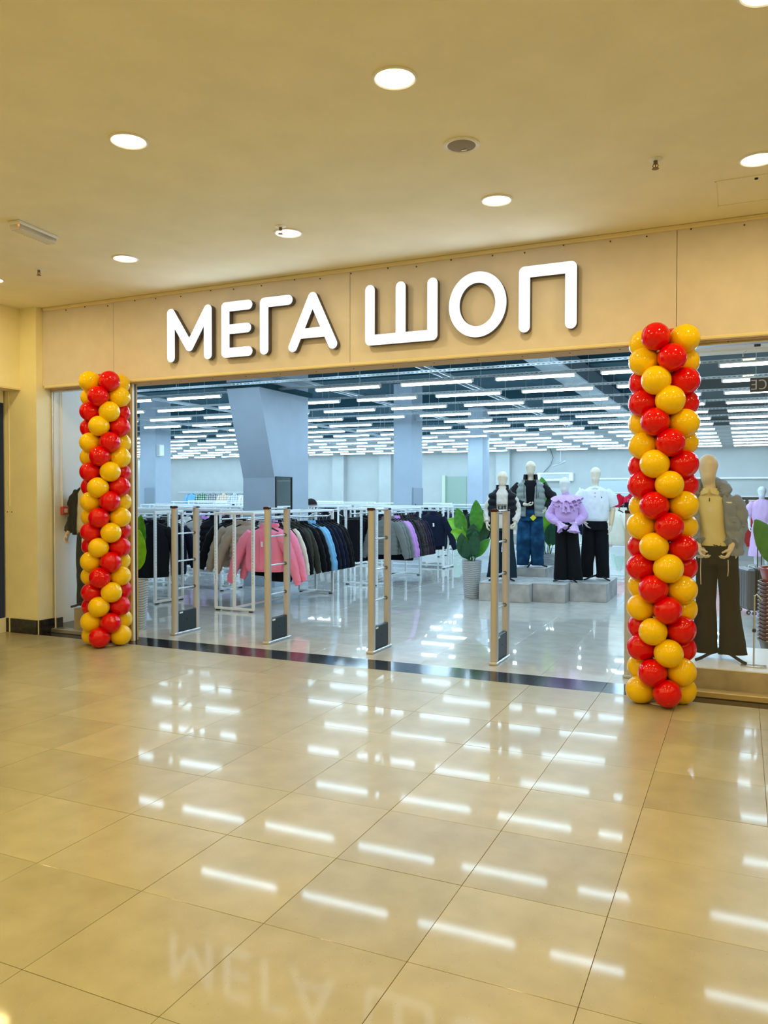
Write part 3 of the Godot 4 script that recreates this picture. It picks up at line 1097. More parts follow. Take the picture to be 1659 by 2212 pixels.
func relief(d: Array, y: float, a: float) -> float:
	if d.is_empty():
		return 0.0
	var s: float = d[1]
	var amp: float = d[2]
	var r := 0.0
	if d[0] == 0:
		r = amp * wob.get_noise_3d(cos(a) * d[4] + s, y * d[3], sin(a) * d[4] + s * 0.7)
	else:
		r = amp * (absf(sin(PI * y / d[3] + 0.25 * sin(a * 2.0 + s))) - 0.5) + d[4] * wob.get_noise_3d(cos(a) * 3.0 + s, y * 9.0, sin(a) * 3.0)
	return r * (d[5] if d.size() > 5 else 1.0)

# a sleeve: path points with radii, wrinkled; puff > 0 gives padded segments
func sleeve(mb: MB, pts: Array, rad: Array, seed_ := 0.0, wr := 0.006, puff := 0.0, pitch := 0.1, n := 14, segs := 22) -> void:
	var cv := Curve3D.new()
	for i in pts.size():
		var tn := Vector3.ZERO
		if i > 0 and i < pts.size() - 1:
			tn = (pts[i + 1] - pts[i - 1]) * 0.2
		cv.add_point(pts[i], -tn, tn)
	var len := cv.get_baked_length()
	var rings := []
	var up := Vector3(0, 0, 1)
	for k in segs + 1:
		var t := float(k) / segs
		var p := cv.sample_baked(t * len, true)
		var q := cv.sample_baked(minf(t * len + 0.01, len), true)
		var q0 := cv.sample_baked(maxf(t * len - 0.01, 0.0), true)
		var d := (q - q0).normalized()
		var s := d.cross(up).normalized()
		up = s.cross(d).normalized()
		var f := t * (rad.size() - 1)
		var i := mini(int(f), rad.size() - 2)
		var r := lerpf(rad[i], rad[i + 1], f - i)
		if puff > 0.0:
			r += puff * (absf(sin(PI * t * len / pitch)) - 0.5)
		var rg := PackedVector3Array()
		for c in n:
			var a := TAU * c / n
			var w := wr * wob.get_noise_3d(cos(a) * 1.6 + seed_, t * len * 14.0, sin(a) * 1.6 - seed_)
			rg.append(p + (s * cos(a) + up * sin(a)) * (r + w))
		rings.append(rg)
	mb.grid(rings, true, true, true)

func build_garments() -> void:
	# hanger
	var h := MB.new()
	h.tube([Vector3(0.014, 0.004, 0), Vector3(0.018, 0.016, 0), Vector3(0.008, 0.026, 0), Vector3(-0.008, 0.026, 0), Vector3(-0.016, 0.012, 0), Vector3(-0.006, -0.01, 0), Vector3(0, -0.025, 0), Vector3(0, -0.07, 0)], 0.0025, 6)
	garm.hook = h.mesh()
	h = MB.new()
	h.tube([Vector3(-0.2, -0.135, 0), Vector3(-0.1, -0.09, 0), Vector3(0, -0.07, 0), Vector3(0.1, -0.09, 0), Vector3(0.2, -0.135, 0)], [0.008, 0.012, 0.013, 0.012, 0.008], 8)
	garm.hanger = h.mesh()
	var tg := MB.new()
	tg.box(Vector3(0, -0.035, 0), Vector3(0.03, 0.07, 0.002))
	garm.tag = tg.mesh()
	# kind: [length, width, depth, sleeve splay, quilting, wrinkle]
	var kinds := {
		"jacket": [0.62, 0.25, 0.105, 0.2, 0.0, 0.018], "puffer": [0.62, 0.25, 0.12, 0.19, 0.022, 0.01], "coat": [0.78, 0.245, 0.1, 0.1, 0.0, 0.02],
		"crop": [0.56, 0.285, 0.12, 0.24, 0.0, 0.022], "shirt": [0.6, 0.24, 0.07, 0.12, 0.0, 0.014], "vest": [0.6, 0.24, 0.11, -1.0, 0.024, 0.008]}
	var sd := 1.0
	for k in kinds:
		var q: Array = kinds[k]
		sd += 3.7
		var L: float = q[0]
		var w: float = q[1]
		var d: float = q[2]
		var keys := [[-0.085, 0.055, 0.045], [-0.1, 0.08, 0.05], [-0.125, 0.15, d * 0.55], [-0.155, w * 0.82, d * 0.68], [-0.21, w * 0.93, d * 0.85], [-0.32, w * 0.97, d], [-0.12 - L * 0.7, w, d * 1.02], [-0.12 - L * 0.94, w, d], [-0.12 - L, w * 0.93, d * 0.86]]
		var dr: Array = quilt(sd, q[4], 0.085, q[5]) if q[4] > 0.0 else folds(sd, q[5], 4.0, 2.4)
		var rings := []
		var m := 26
		for i in m + 1:
			var t := float(i) / m
			var y := lerpf(-0.085, -0.12 - L, t)
			var e := keyed(keys, y)
			var fade := clampf((-0.1 - y) * 8.0, 0.0, 1.0)
			rings.append(ring(y, e[1], e[2], Vector2.ZERO, 28, dr + [fade], 2.4))
		var tb := MB.new()
		tb.grid(rings)
		# front placket, raised, with a zip line
		tb.bbox(Vector3(0.0, -0.12 - L * 0.52, d + 0.004), Vector3(0.022, L * 0.84, 0.014), 0.004)
		garm[k + "_body"] = tb.mesh()
		for s in [-1.0, 1.0]:
			if q[3] < 0.0:
				continue
			var sp: float = q[3]
			var sm := MB.new()
			var sl := 0.64 if k == "crop" else 0.6
			sleeve(sm, [Vector3(s * w * 0.72, -0.165, 0), Vector3(s * (w * 0.98 + 0.01), -0.27, 0.012), Vector3(s * (w + 0.03 + sp * 0.42), -0.165 - sl * 0.55, 0.03), Vector3(s * (w + 0.02 + sp * 0.8), -0.165 - sl, 0.035)], [0.07, 0.085, 0.08, 0.074, 0.068, 0.062, 0.052], sd + s, 0.016, 0.008 if q[4] > 0.0 else 0.0, 0.13)
			# knitted cuff
			var a := Vector3(s * (w + 0.02 + sp * 0.8), -0.165 - sl + 0.01, 0.035)
			sm.tube([a, a + Vector3(s * sp * 0.08, -0.05, 0)], [0.048, 0.044], 12)
			garm[k + ("_sleeve_l" if s < 0 else "_sleeve_r")] = sm.mesh()
		var cl := MB.new()
		var cr := []
		for i in 6:
			var t := i / 5.0
			cr.append(ring(-0.11 + 0.075 * t, 0.075 - 0.012 * t + 0.012 * sin(t * PI), 0.06 - 0.01 * t, Vector2(0, -0.005), 20, folds(sd, 0.008, 8.0, 2.0)))
		cl.grid(cr)
		garm[k + "_collar"] = cl.mesh()
	# a hanging pair of trousers
	var tr := MB.new()
	for s in [-1.0, 1.0]:
		var rr := []
		for i in 16:
			var t := i / 15.0
			rr.append(ring(-0.1 - 0.78 * t, 0.1 - 0.02 * t, 0.06 - 0.015 * t, Vector2(s * (0.075 + 0.02 * t), 0), 16, folds(s * 3.0, 0.014, 4.0, 2.0), 2.3))
		tr.grid(rr)
	garm.trousers_body = tr.mesh()
	# checked and plain cloths
	var cols := {"black": rgb(16, 17, 22), "charcoal": rgb(44, 46, 50), "navy": rgb(14, 22, 44), "taupe": rgb(168, 154, 138), "grey": rgb(120, 124, 122), "stone": rgb(176, 172, 166), "pink": rgb(246, 138, 168), "skyblue": rgb(122, 184, 226), "lilac": rgb(206, 150, 220), "olive": rgb(62, 62, 56), "cream": rgb(232, 224, 208), "white": rgb(236, 238, 238), "lime": rgb(120, 196, 26), "teal": rgb(34, 52, 66), "red": rgb(206, 22, 52), "plum": rgb(46, 32, 50), "rose": rgb(232, 170, 190), "mint": rgb(140, 200, 176)}
	for c in cols:
		M["c_" + c] = cloth(cols[c], 0.25)
	var checks := {"green": [rgb(18, 92, 52), rgb(225, 232, 225)], "greyc": [rgb(100, 106, 112), rgb(216, 218, 216)], "sand": [rgb(206, 176, 150), rgb(240, 234, 224)], "pale": [rgb(170, 180, 196), rgb(240, 240, 238)]}
	for c in checks:
		var im := Image.create(64, 64, false, Image.FORMAT_RGB8)
		for y in 64:
			for x in 64:
				var k := (1 if x % 32 < 18 else 0) + (1 if y % 32 < 18 else 0)
				im.set_pixel(x, y, (checks[c][0] as Color).lerp(checks[c][1], 1.0 - k * 0.5))
		M["c_" + c] = tri_tex(cloth(Color.WHITE, 0.1), tex(im), 4.5, false)
	M.c_floral = tri_tex(cloth(Color.WHITE, 0.2), tex(noise_img(128, 0.05, 12, rgb(24, 22, 28), rgb(98, 84, 84), FastNoiseLite.TYPE_CELLULAR, 2)), 3.0, false)

func garment(kind: String, col: String, at: Vector3, turn: float, label: String, group: String, extra := {}) -> Node3D:
	var names := {"jacket": "jacket", "puffer": "puffer_jacket", "coat": "coat", "crop": "jacket", "shirt": "shirt", "vest": "padded_vest", "trousers": "trousers"}
	var cats := {"jacket": "jacket", "puffer": "jacket", "coat": "coat", "crop": "jacket", "shirt": "shirt", "vest": "vest", "trousers": "trousers"}
	var o := thing(names[kind], label, cats[kind], at, turn, group)
	# clothes squeezed together on a rail are flatter than one that hangs free
	o.scale = Vector3(1, 1, extra.get("flat", 1.0)) * float(extra.get("scale", 1.0))
	var m: Material = M["c_" + col]
	part(o, "leg_pair" if kind == "trousers" else "body", garm[kind + "_body"], m)
	if kind != "trousers":
		if garm.has(kind + "_sleeve_l"):
			part(o, "sleeve", garm[kind + "_sleeve_l"], m)
			part(o, "sleeve", garm[kind + "_sleeve_r"], m)
		part(o, "collar", garm[kind + "_collar"], m)
	var hg := part(o, "hanger", garm.hanger, M.white if extra.get("white_hanger", false) else M.black)
	part(hg, "hook", garm.hook, M.alu)
	if extra.get("tag", false):
		var t := part(o, "price_tag", garm.tag, M.white, Vector3(0.02, -0.27, 0.135))
		t.rotation.z = 0.08
	return o

func hang_row(rack: String, axis: Vector3, from: Vector3, step: float, list: Array, turn: float, group: String) -> void:
	var p := from
	for q in list:
		var ex: Dictionary = (q[2] if q.size() > 2 else {}).duplicate()
		ex.flat = minf(1.0, step * 4.6)
		garment(q[0], q[1], p, turn + rng.randfn(0, 0.05) + float(ex.get("turn", 0.0)), ex.get("label", "%s %s on the %s" % [shade(q[1]), cat_of(q[0]), rack]), group, ex)
		p += axis * step

func shade(c: String) -> String:
	return {"skyblue": "sky blue", "c_floral": "dark patterned", "floral": "dark patterned", "navy": "dark navy", "greyc": "grey checked", "green": "green checked", "sand": "sand checked", "pale": "pale checked", "lime": "lime green"}.get(c, c)

func cat_of(k: String) -> String:
	return {"jacket": "jacket", "puffer": "padded jacket", "coat": "long coat", "crop": "short jacket", "shirt": "shirt", "vest": "padded vest", "trousers": "pair of trousers"}[k]

func build_racks() -> void:
	build_rack_meshes()
	build_garments()
	var Z := Vector3(0, 0, -1)
	var X := Vector3(-1, 0, 0)
	# the front rack with the pink jacket
	clothes_rack(Vector3(-6.53, 0, -10.45), 2.34, 0.0, "white rack that carries the pink and sky blue jackets")
	var g := "jackets on the rack with the pink jacket"
	garment("crop", "pink", Vector3(-6.24, 1.27, -9.62), 0.1, "short pink jacket facing the entrance with a white tag", g, {"tag": true, "scale": 1.06})
	garment("crop", "pink", Vector3(-6.16, 1.27, -9.74), 0.02, "second pink jacket, showing its sleeve behind the first", g)
	garment("puffer", "taupe", Vector3(-6.72, 1.29, -9.86), 0.5, "taupe padded jacket next to the pink jacket", g)
	garment("puffer", "taupe", Vector3(-6.95, 1.3, -9.98), 0.5, "taupe padded jacket between the black one and its twin", g)
	garment("puffer", "stone", Vector3(-6.55, 1.29, -10.06), 0.4, "stone grey padded jacket behind the taupe ones", g)
	garment("puffer", "black", Vector3(-7.2, 1.31, -10.12), 0.5, "black padded jacket at the outer end beside the taupe ones", g)
	garment("puffer", "black", Vector3(-7.06, 1.31, -10.3), 0.5, "black padded jacket tucked behind the outer black one", g)
	hang_row("rack behind the pink jacket", Z, Vector3(-6.2, 1.28, -9.9), 0.125, [["coat", "black"], ["jacket", "cream", {"label": "cream jacket squeezed between dark ones behind the pink jackets"}], ["jacket", "black"], ["coat", "olive"], ["jacket", "olive", {"tag": true, "label": "dark olive jacket with a white tag behind the pink jackets"}], ["puffer", "black"], ["puffer", "black"], ["puffer", "skyblue", {"label": "sky blue padded jacket nearer to the pink ones"}], ["puffer", "skyblue", {"label": "sky blue padded jacket next to the navy jackets"}], ["jacket", "navy"], ["jacket", "navy"], ["puffer", "navy"], ["jacket", "black"], ["puffer", "black"]], 0.0, g)
	hang_row("pink jacket's rack, far side", Z, Vector3(-6.78, 1.28, -10.3), 0.2, [["jacket", "charcoal"], ["coat", "black"], ["jacket", "lilac"], ["jacket", "navy"], ["coat", "black"], ["jacket", "charcoal"]], 0.0, g)
	# the rack with the grey puffer jackets
	clothes_rack(Vector3(-6.33, 0, -14.0), 2.1, 0.0, "white rack that carries the grey padded and lilac jackets")
	g = "jackets on the rack with the grey padded jackets"
	hang_row("rack with the grey padded jackets", Z, Vector3(-5.98, 1.29, -13.25), 0.125, [["puffer", "grey", {"label": "grey padded jacket at the end of its rack, facing the entrance"}], ["puffer", "grey"], ["puffer", "grey"], ["puffer", "lilac", {"label": "lilac padded jacket after the grey ones"}], ["puffer", "lilac", {"label": "second lilac padded jacket beside the dark ones"}], ["jacket", "charcoal"], ["coat", "black"], ["puffer", "floral"], ["puffer", "floral"], ["puffer", "plum"], ["jacket", "plum"], ["jacket", "navy"]], 0.0, g)
	hang_row("grey padded jackets' rack, far side", Z, Vector3(-6.6, 1.29, -13.05), 0.19, [["trousers", "black"], ["trousers", "navy"], ["trousers", "black"], ["coat", "black"], ["trousers", "black"], ["coat", "navy"], ["jacket", "black"]], 0.35, g)
	# racks that stand across, seen by their ends
	clothes_rack(Vector3(-9.1, 0, -9.66), 2.2, PI / 2, "white rack standing end on beside the first gate")
	g = "coats on the rack beside the first gate"
	hang_row("rack standing end on beside the first gate", X, Vector3(-8.12, 1.29, -9.45), 0.13, [["coat", "black"], ["coat", "navy"], ["jacket", "black"], ["coat", "navy"], ["coat", "black"], ["coat", "charcoal"], ["jacket", "charcoal"], ["coat", "black"], ["coat", "black"]], PI / 2 - 0.55, g)
	hang_row("rear of the rack beside the first gate", X, Vector3(-8.15, 1.29, -9.9), 0.2, [["coat", "navy"], ["coat", "black"], ["jacket", "black"], ["coat", "navy"], ["coat", "black"]], PI / 2 - 0.5, g)
	clothes_rack(Vector3(-9.2, 0, -11.42), 2.2, PI / 2, "white rack standing end on behind the first two gates")
	g = "coats on the rack behind the first two gates"
	garment("vest", "black", Vector3(-8.3, 1.33, -11.2), 0.25, "black padded vest with a white tag facing the entrance", g, {"tag": true, "scale": 1.12})
	garment("puffer", "white", Vector3(-8.82, 1.3, -11.12), 0.45, "white padded jacket beside the black padded vest", g, {"white_hanger": true})
	garment("puffer", "stone", Vector3(-8.6, 1.3, -11.15), 0.6, "pale grey padded jacket between the white one and the black vest", g)
	hang_row("rack behind the first two gates", X, Vector3(-8.5, 1.29, -11.62), 0.16, [["coat", "black"], ["jacket", "lilac"], ["jacket", "lilac"], ["coat", "black"], ["jacket", "charcoal"], ["coat", "navy"], ["coat", "black"]], PI / 2 - 0.6, g)
	clothes_rack(Vector3(-7.15, 0, -16.85), 2.2, PI / 2, "white rack standing end on beside the big potted plant")
	g = "jackets on the rack beside the big potted plant"
	garment("jacket", "navy", Vector3(-6.28, 1.32, -16.5), 0.25, "dark navy jacket with a white tag near the big potted plant", g, {"tag": true, "scale": 1.1})
	hang_row("rack beside the big potted plant", X, Vector3(-6.2, 1.29, -17.1), 0.17, [["jacket", "navy"], ["coat", "black"], ["jacket", "black"], ["coat", "navy"], ["jacket", "plum"], ["coat", "black"], ["jacket", "charcoal"], ["coat", "black"]], PI / 2 - 0.5, g)
	# the rows of racks further back
	var far := [[-10.6, -14.0, "behind the big column"], [-13.4, -12.6, "in the left bay of the shop"], [-9.6, -16.4, "just past the big column"], [-12.9, -16.2, "in the left bay, second row"], [-10.1, -19.6, "beside the slim column"], [-13.6, -20.2, "before the left bay column"], [-6.2, -20.0, "in the middle of the shop, fifth row"], [-9.2, -22.4, "in the middle of the shop, sixth row"], [-17.6, -22.6, "near the hung checked shirts"], [-5.6, -23.6, "in the middle of the shop, seventh row"], [-12.6, -24.2, "before the back wall"], [-19.6, -26.6, "under the hung checked shirts"], [-15.4, -27.2, "by the back wall, left"]]
	var dark := ["black", "navy", "charcoal", "black", "plum", "olive", "black", "stone", "navy", "lilac", "grey"]
	var kinds := ["coat", "jacket", "puffer", "coat", "jacket"]
	for f in far:
		clothes_rack(Vector3(f[0], 0, f[1]), 2.3, PI / 2, "white clothes rack %s" % f[2])
		g = "clothes on the rack %s" % f[2]
		for k in 9:
			var kd: String = kinds[rng.randi() % 5]
			var cl: String = dark[rng.randi() % dark.size()]
			garment(kd, cl, Vector3(f[0] + 1.0 - 0.24 * k, 1.29, f[1] + 0.2), PI / 2 - 0.6 + rng.randfn(0, 0.1), "%s %s on the rack %s" % [shade(cl), cat_of(kd), f[2]], g, {"white_hanger": rng.randf() < 0.5, "flat": 0.75})
	# right of the podium
	clothes_rack(Vector3(-1.75, 0, -16.2), 1.9, PI / 2, "white rack with cream jackets behind the man in the white polo")
	g = "jackets on the rack with cream jackets"
	garment("jacket", "black", Vector3(-2.0, 1.55, -15.75), -0.3, "black jacket above the cream jackets", g, {"scale": 1.05})
	for q in [[-2.22, -15.6, -0.5, "cream jacket nearest the white polo mannequin"], [-2.08, -15.7, -0.45, "cream jacket between two other cream ones"], [-1.94, -15.8, -0.4, "cream jacket at the outer end of its rack"]]:
		garment("jacket", "cream", Vector3(q[0], 1.45, q[1]), q[2], q[3], g)
	# checked shirts hung high on the back wall
	var rail := MB.new()
	rail.tube([Vector3(-26.4, 1.76, -32.6), Vector3(-20.5, 1.76, -32.6)], 0.015, 8)
	for x in [-26.3, -23.5, -20.6]:
		rail.box(Vector3(x, 1.76, -32.8), Vector3(0.03, 0.03, 0.4))
	solo("wall_rail", rail, M.rack, "white wall rail that carries the checked shirts", "rail")
	var sh := [["skyblue", "sky blue"], ["green", "green checked"], ["greyc", "grey checked"], ["sand", "sand checked"], ["pale", "pale blue checked"], ["cream", "cream"], ["navy", "dark navy"]]
	for k in sh.size():
		garment("shirt", sh[k][0], Vector3(-25.55 + 0.66 * k, 1.76, -32.6), 0.35, "%s shirt hung on the far back wall" % sh[k][1], "shirts on the back wall", {"scale": 1.05})
	# a cap left on a rack
	var c := thing("cap", "dark brown cap lying on top of a white rack", "cap", Vector3(-9.15, 1.412, -16.05), 0.6)
	var mb := MB.new()
	var prof := []
	for i in 9:
		var a := PI * 0.5 * i / 8.0
		prof.append(Vector2(maxf(0.15 * cos(a), 0.001), 0.15 * sin(a)))
	mb.lathe(prof, 20)
	part(c, "crown", mb, cloth(rgb(40, 28, 30)))
	mb = MB.new()
	mb.bbox(Vector3(-0.18, 0.012, 0), Vector3(0.18, 0.012, 0.2), 0.005)
	part(c, "brim", mb, cloth(rgb(32, 22, 26)))

# ---------------------------------------------------------------- surface nets for bodies
# bones: [a, b, ra, rb, squeeze_x]; returns an MB of the smooth union
func body_from(bones: Array, cell: float, k := 0.03) -> MB:
	var lo := Vector3.INF
	var hi := -Vector3.INF
	for b in bones:
		var m: float = maxf(b[2], b[3]) + 3.0 * cell
		for p: Vector3 in [b[0], b[1]]:
			lo = lo.min(p - Vector3(m, m, m))
			hi = hi.max(p + Vector3(m, m, m))
	var nx := int((hi.x - lo.x) / cell) + 2
	var ny := int((hi.y - lo.y) / cell) + 2
	var nz := int((hi.z - lo.z) / cell) + 2
	var f := PackedFloat32Array()
	f.resize(nx * ny * nz)
	f.fill(1.0)
	for bn in bones:
		var a: Vector3 = bn[0]
		var b: Vector3 = bn[1]
		var ra: float = bn[2]
		var rb: float = bn[3]
		var sq: float = bn[4] if bn.size() > 4 else 1.0
		var m: float = maxf(ra, rb) + k + 2.0 * cell
		var l2 := a.min(b) - Vector3(m, m, m)
		var h2 := a.max(b) + Vector3(m, m, m)
		var i0 := maxi(int((l2.x - lo.x) / cell), 0)
		var i1 := mini(int((h2.x - lo.x) / cell) + 1, nx - 1)
		var j0 := maxi(int((l2.y - lo.y) / cell), 0)
		var j1 := mini(int((h2.y - lo.y) / cell) + 1, ny - 1)
		var k0 := maxi(int((l2.z - lo.z) / cell), 0)
		var k1 := mini(int((h2.z - lo.z) / cell) + 1, nz - 1)
		var ab := b - a
		var inv := 1.0 / maxf(ab.length_squared(), 1e-8)
		for z in range(k0, k1 + 1):
			for y in range(j0, j1 + 1):
				var at := (z * ny + y) * nx
				for x in range(i0, i1 + 1):
					var p := lo + Vector3(x, y, z) * cell - a
					if sq != 1.0:
						p.x /= sq
					var t := clampf(p.dot(ab) * inv, 0.0, 1.0)
					var d := (p - ab * t).length() - lerpf(ra, rb, t)
					var o := f[at + x]
					var h := maxf(k - absf(o - d), 0.0) / k
					f[at + x] = minf(o, d) - h * h * k * 0.25
	var mb := MB.new()
	var id := PackedInt32Array()
	id.resize(nx * ny * nz)
	id.fill(-1)
	var sx := 1
	var sy := nx
	var sz := nx * ny
	var off := [0, sx, sy, sx + sy, sz, sx + sz, sy + sz, sx + sy + sz]
	var crn := [Vector3(0, 0, 0), Vector3(1, 0, 0), Vector3(0, 1, 0), Vector3(1, 1, 0), Vector3(0, 0, 1), Vector3(1, 0, 1), Vector3(0, 1, 1), Vector3(1, 1, 1)]
	var edges := [[0, 1], [0, 2], [0, 4], [1, 3], [1, 5], [2, 3], [2, 6], [3, 7], [4, 5], [4, 6], [5, 7], [6, 7]]
	for z in nz - 1:
		for y in ny - 1:
			var at := (z * ny + y) * nx
			for x in nx - 1:
				var c := at + x
				var f0 := f[c]
				if f0 > 2.0 * cell or f0 < -2.0 * cell:
					continue
				var neg := 0
				for o in off:
					if f[c + o] < 0.0:
						neg += 1
				if neg == 0 or neg == 8:
					continue
				var s := Vector3.ZERO
				var cnt := 0
				for e in edges:
					var d0 := f[c + off[e[0]]]
					var d1 := f[c + off[e[1]]]
					if (d0 < 0.0) != (d1 < 0.0):
						s += (crn[e[0]] as Vector3).lerp(crn[e[1]], d0 / (d0 - d1))
						cnt += 1
				var g := Vector3(f[c + 1] + f[c + 1 + sy] + f[c + 1 + sz] + f[c + 1 + sy + sz] - f0 - f[c + sy] - f[c + sz] - f[c + sy + sz], f[c + sy] + f[c + sy + 1] + f[c + sy + sz] + f[c + sy + sz + 1] - f0 - f[c + 1] - f[c + sz] - f[c + sz + 1], f[c + sz] + f[c + sz + 1] + f[c + sz + sy] + f[c + sz + sy + 1] - f0 - f[c + 1] - f[c + sy] - f[c + sy + 1])
				id[c] = mb.vert(lo + (Vector3(x, y, z) + s / cnt) * cell, g.normalized())
	for z in range(1, nz - 1):
		for y in range(1, ny - 1):
			for x in range(1, nx - 1):
				var c := (z * ny + y) * nx + x
				if id[c] < 0:
					continue
				var inside := f[c] < 0.0
				if inside != (f[c + sx] < 0.0):
					_quad4(mb, id[c - sy - sz], id[c - sz], id[c], id[c - sy])
				if inside != (f[c + sy] < 0.0):
					_quad4(mb, id[c - sx - sz], id[c - sz], id[c], id[c - sx])
				if inside != (f[c + sz] < 0.0):
					_quad4(mb, id[c - sx - sy], id[c - sy], id[c], id[c - sx])
	return mb

func _quad4(mb: MB, a: int, b: int, c: int, d: int) -> void:
	if a < 0 or b < 0 or c < 0 or d < 0:
		return
	mb.tri(a, b, c)
	mb.tri(a, c, d)

# a hand that hangs from the wrist at the origin, fingers down -y, palm towards -x, thumb towards +z
func hand_mb(curl: float) -> MB:
	var bones := [[Vector3(0, 0.03, 0), Vector3(0, -0.02, 0), 0.024, 0.023], [Vector3(0, -0.025, -0.016), Vector3(0, -0.075, -0.026), 0.016, 0.013], [Vector3(0, -0.025, 0.012), Vector3(0, -0.08, 0.024), 0.017, 0.013], [Vector3(0, -0.03, 0), Vector3(0, -0.08, 0), 0.017, 0.014]]
	var lens := [0.066, 0.078, 0.072, 0.056]
	for i in 4:
		var z := 0.029 - 0.0195 * i
		var p := Vector3(0, -0.08 + 0.003 * absf(i - 1.3), z)
		var ang := curl * 0.5 + 0.06 * i
		var r := 0.0088 - 0.0004 * i
		for s in 3:
			var ln: float = lens[i] * [0.45, 0.32, 0.25][s]
			var q := p + Vector3(-sin(ang), -cos(ang), (1.5 - i) * 0.03) * ln
			bones.append([p, q, r, r - 0.0009])
			p = q
			r -= 0.0009
			ang += curl * (0.75 if s == 0 else 0.6)
	var t := Vector3(-0.004, -0.028, 0.022)
	var t2 := t + Vector3(-0.014 - 0.008 * curl, -0.026, 0.022)
	var t3 := t2 + Vector3(-0.01 - 0.012 * curl, -0.026, 0.006 - 0.008 * curl)
	bones.append([t, t2, 0.0125, 0.0105])
	bones.append([t2, t3, 0.0102, 0.0082])
	return body_from(bones, 0.0048, 0.006)

var hands := {}

# pose: height, head shift, hips shift, wrists and elbows for the two sides
func mannequin_body(q: Dictionary) -> MB:
	var H: float = q.get("h", 1.76)
	var hx: float = q.get("head_x", 0.0)
	var px: float = q.get("hip_x", 0.0)
	var sw: float = q.get("sh", 0.17) * 0.88
	var sy := H - 0.375
	var b := []
	b.append([Vector3(hx, H - 0.106, -0.004), Vector3(hx, H - 0.185, 0.014), 0.106, 0.078, 0.8])
	b.append([Vector3(hx, H - 0.19, -0.008), Vector3(hx * 0.8, sy + 0.02, -0.02), 0.05, 0.056])
	b.append([Vector3(hx * 0.7 - sw * 0.5, sy - 0.08, 0), Vector3(hx * 0.7 + sw * 0.5, sy - 0.08, 0), 0.075, 0.075])
	b.append([Vector3(hx * 0.6, sy - 0.12, 0), Vector3(px, 1.02, 0), 0.11, 0.1])
	b.append([Vector3(px - 0.07, 0.93, 0), Vector3(px + 0.07, 0.93, 0), 0.1, 0.1])
	var fx: float = q.get("feet_x", px)
	for s in [-1.0, 1.0]:
		var el: Vector3 = q["elbow_l"] if s < 0 else q["elbow_r"]
		var wr: Vector3 = q["wrist_l"] if s < 0 else q["wrist_r"]
		var shd := Vector3(hx * 0.7 + s * sw, sy - 0.035, 0)
		b.append([shd, el, 0.048, 0.037])
		b.append([el, wr, 0.037, 0.025])
		b.append([Vector3(px + s * 0.085, 0.9, 0), Vector3(lerpf(px, fx, 0.5) + s * 0.095, 0.5, 0.015), 0.078, 0.052])
		b.append([Vector3(lerpf(px, fx, 0.5) + s * 0.095, 0.5, 0.015), Vector3(fx + s * 0.1, 0.15, -0.01), 0.05, 0.034])
	var mb := body_from(b, 0.0165, 0.03)
	for s in [-1.0, 1.0]:
		var el: Vector3 = q["elbow_l"] if s < 0 else q["elbow_r"]
		var wr: Vector3 = q["wrist_l"] if s < 0 else q["wrist_r"]
		var key := "%.1f" % float(q.get("curl_l" if s < 0 else "curl_r", 0.5))
		if not hands.has(key):
			hands[key] = hand_mb(float(key))
		var d := (wr - el).normalized()
		if q.has("hand_l") and s < 0:
			d = (q["hand_l"] as Vector3).normalized()
		if q.has("hand_r") and s > 0:
			d = (q["hand_r"] as Vector3).normalized()
		var y := -d
		# the thumb looks forward, the palm towards the body
		var z := (Vector3(0, 0, 1) - y * y.z)
		if z.length() < 0.3:
			z = Vector3(0, 1, 0) - y * y.y
		z = z.normalized()
		var x := y.cross(z)
		var bs := Basis(x, y, z)
		if s < 0:
			bs = Basis(-x, y, z)
		mb.add(hands[key], Transform3D(bs, wr))
	return mb

# stand: a foot plate of splayed black legs and a post into the calf
func stand_mb(x: float, z: float, spread := 0.2, turn := 0.0) -> MB:
	var mb := MB.new()
	mb.tube([Vector3(x, 0.06, z), Vector3(x, 0.45, z)], 0.016, 10)
	mb.bbox(Vector3(x, 0.07, z), Vector3(0.05, 0.06, 0.05), 0.008)
	for a in [0.75, -0.75, PI]:
		var d := Vector3(sin(a + turn), 0, cos(a + turn))
		mb.tube([Vector3(x, 0.075, z), Vector3(x, 0.06, z) + d * spread * 0.5, Vector3(x, 0.024, z) + d * spread, Vector3(x, 0.016, z) + d * (spread + 0.05)], [0.016, 0.014, 0.014, 0.013], 8)
	return mb

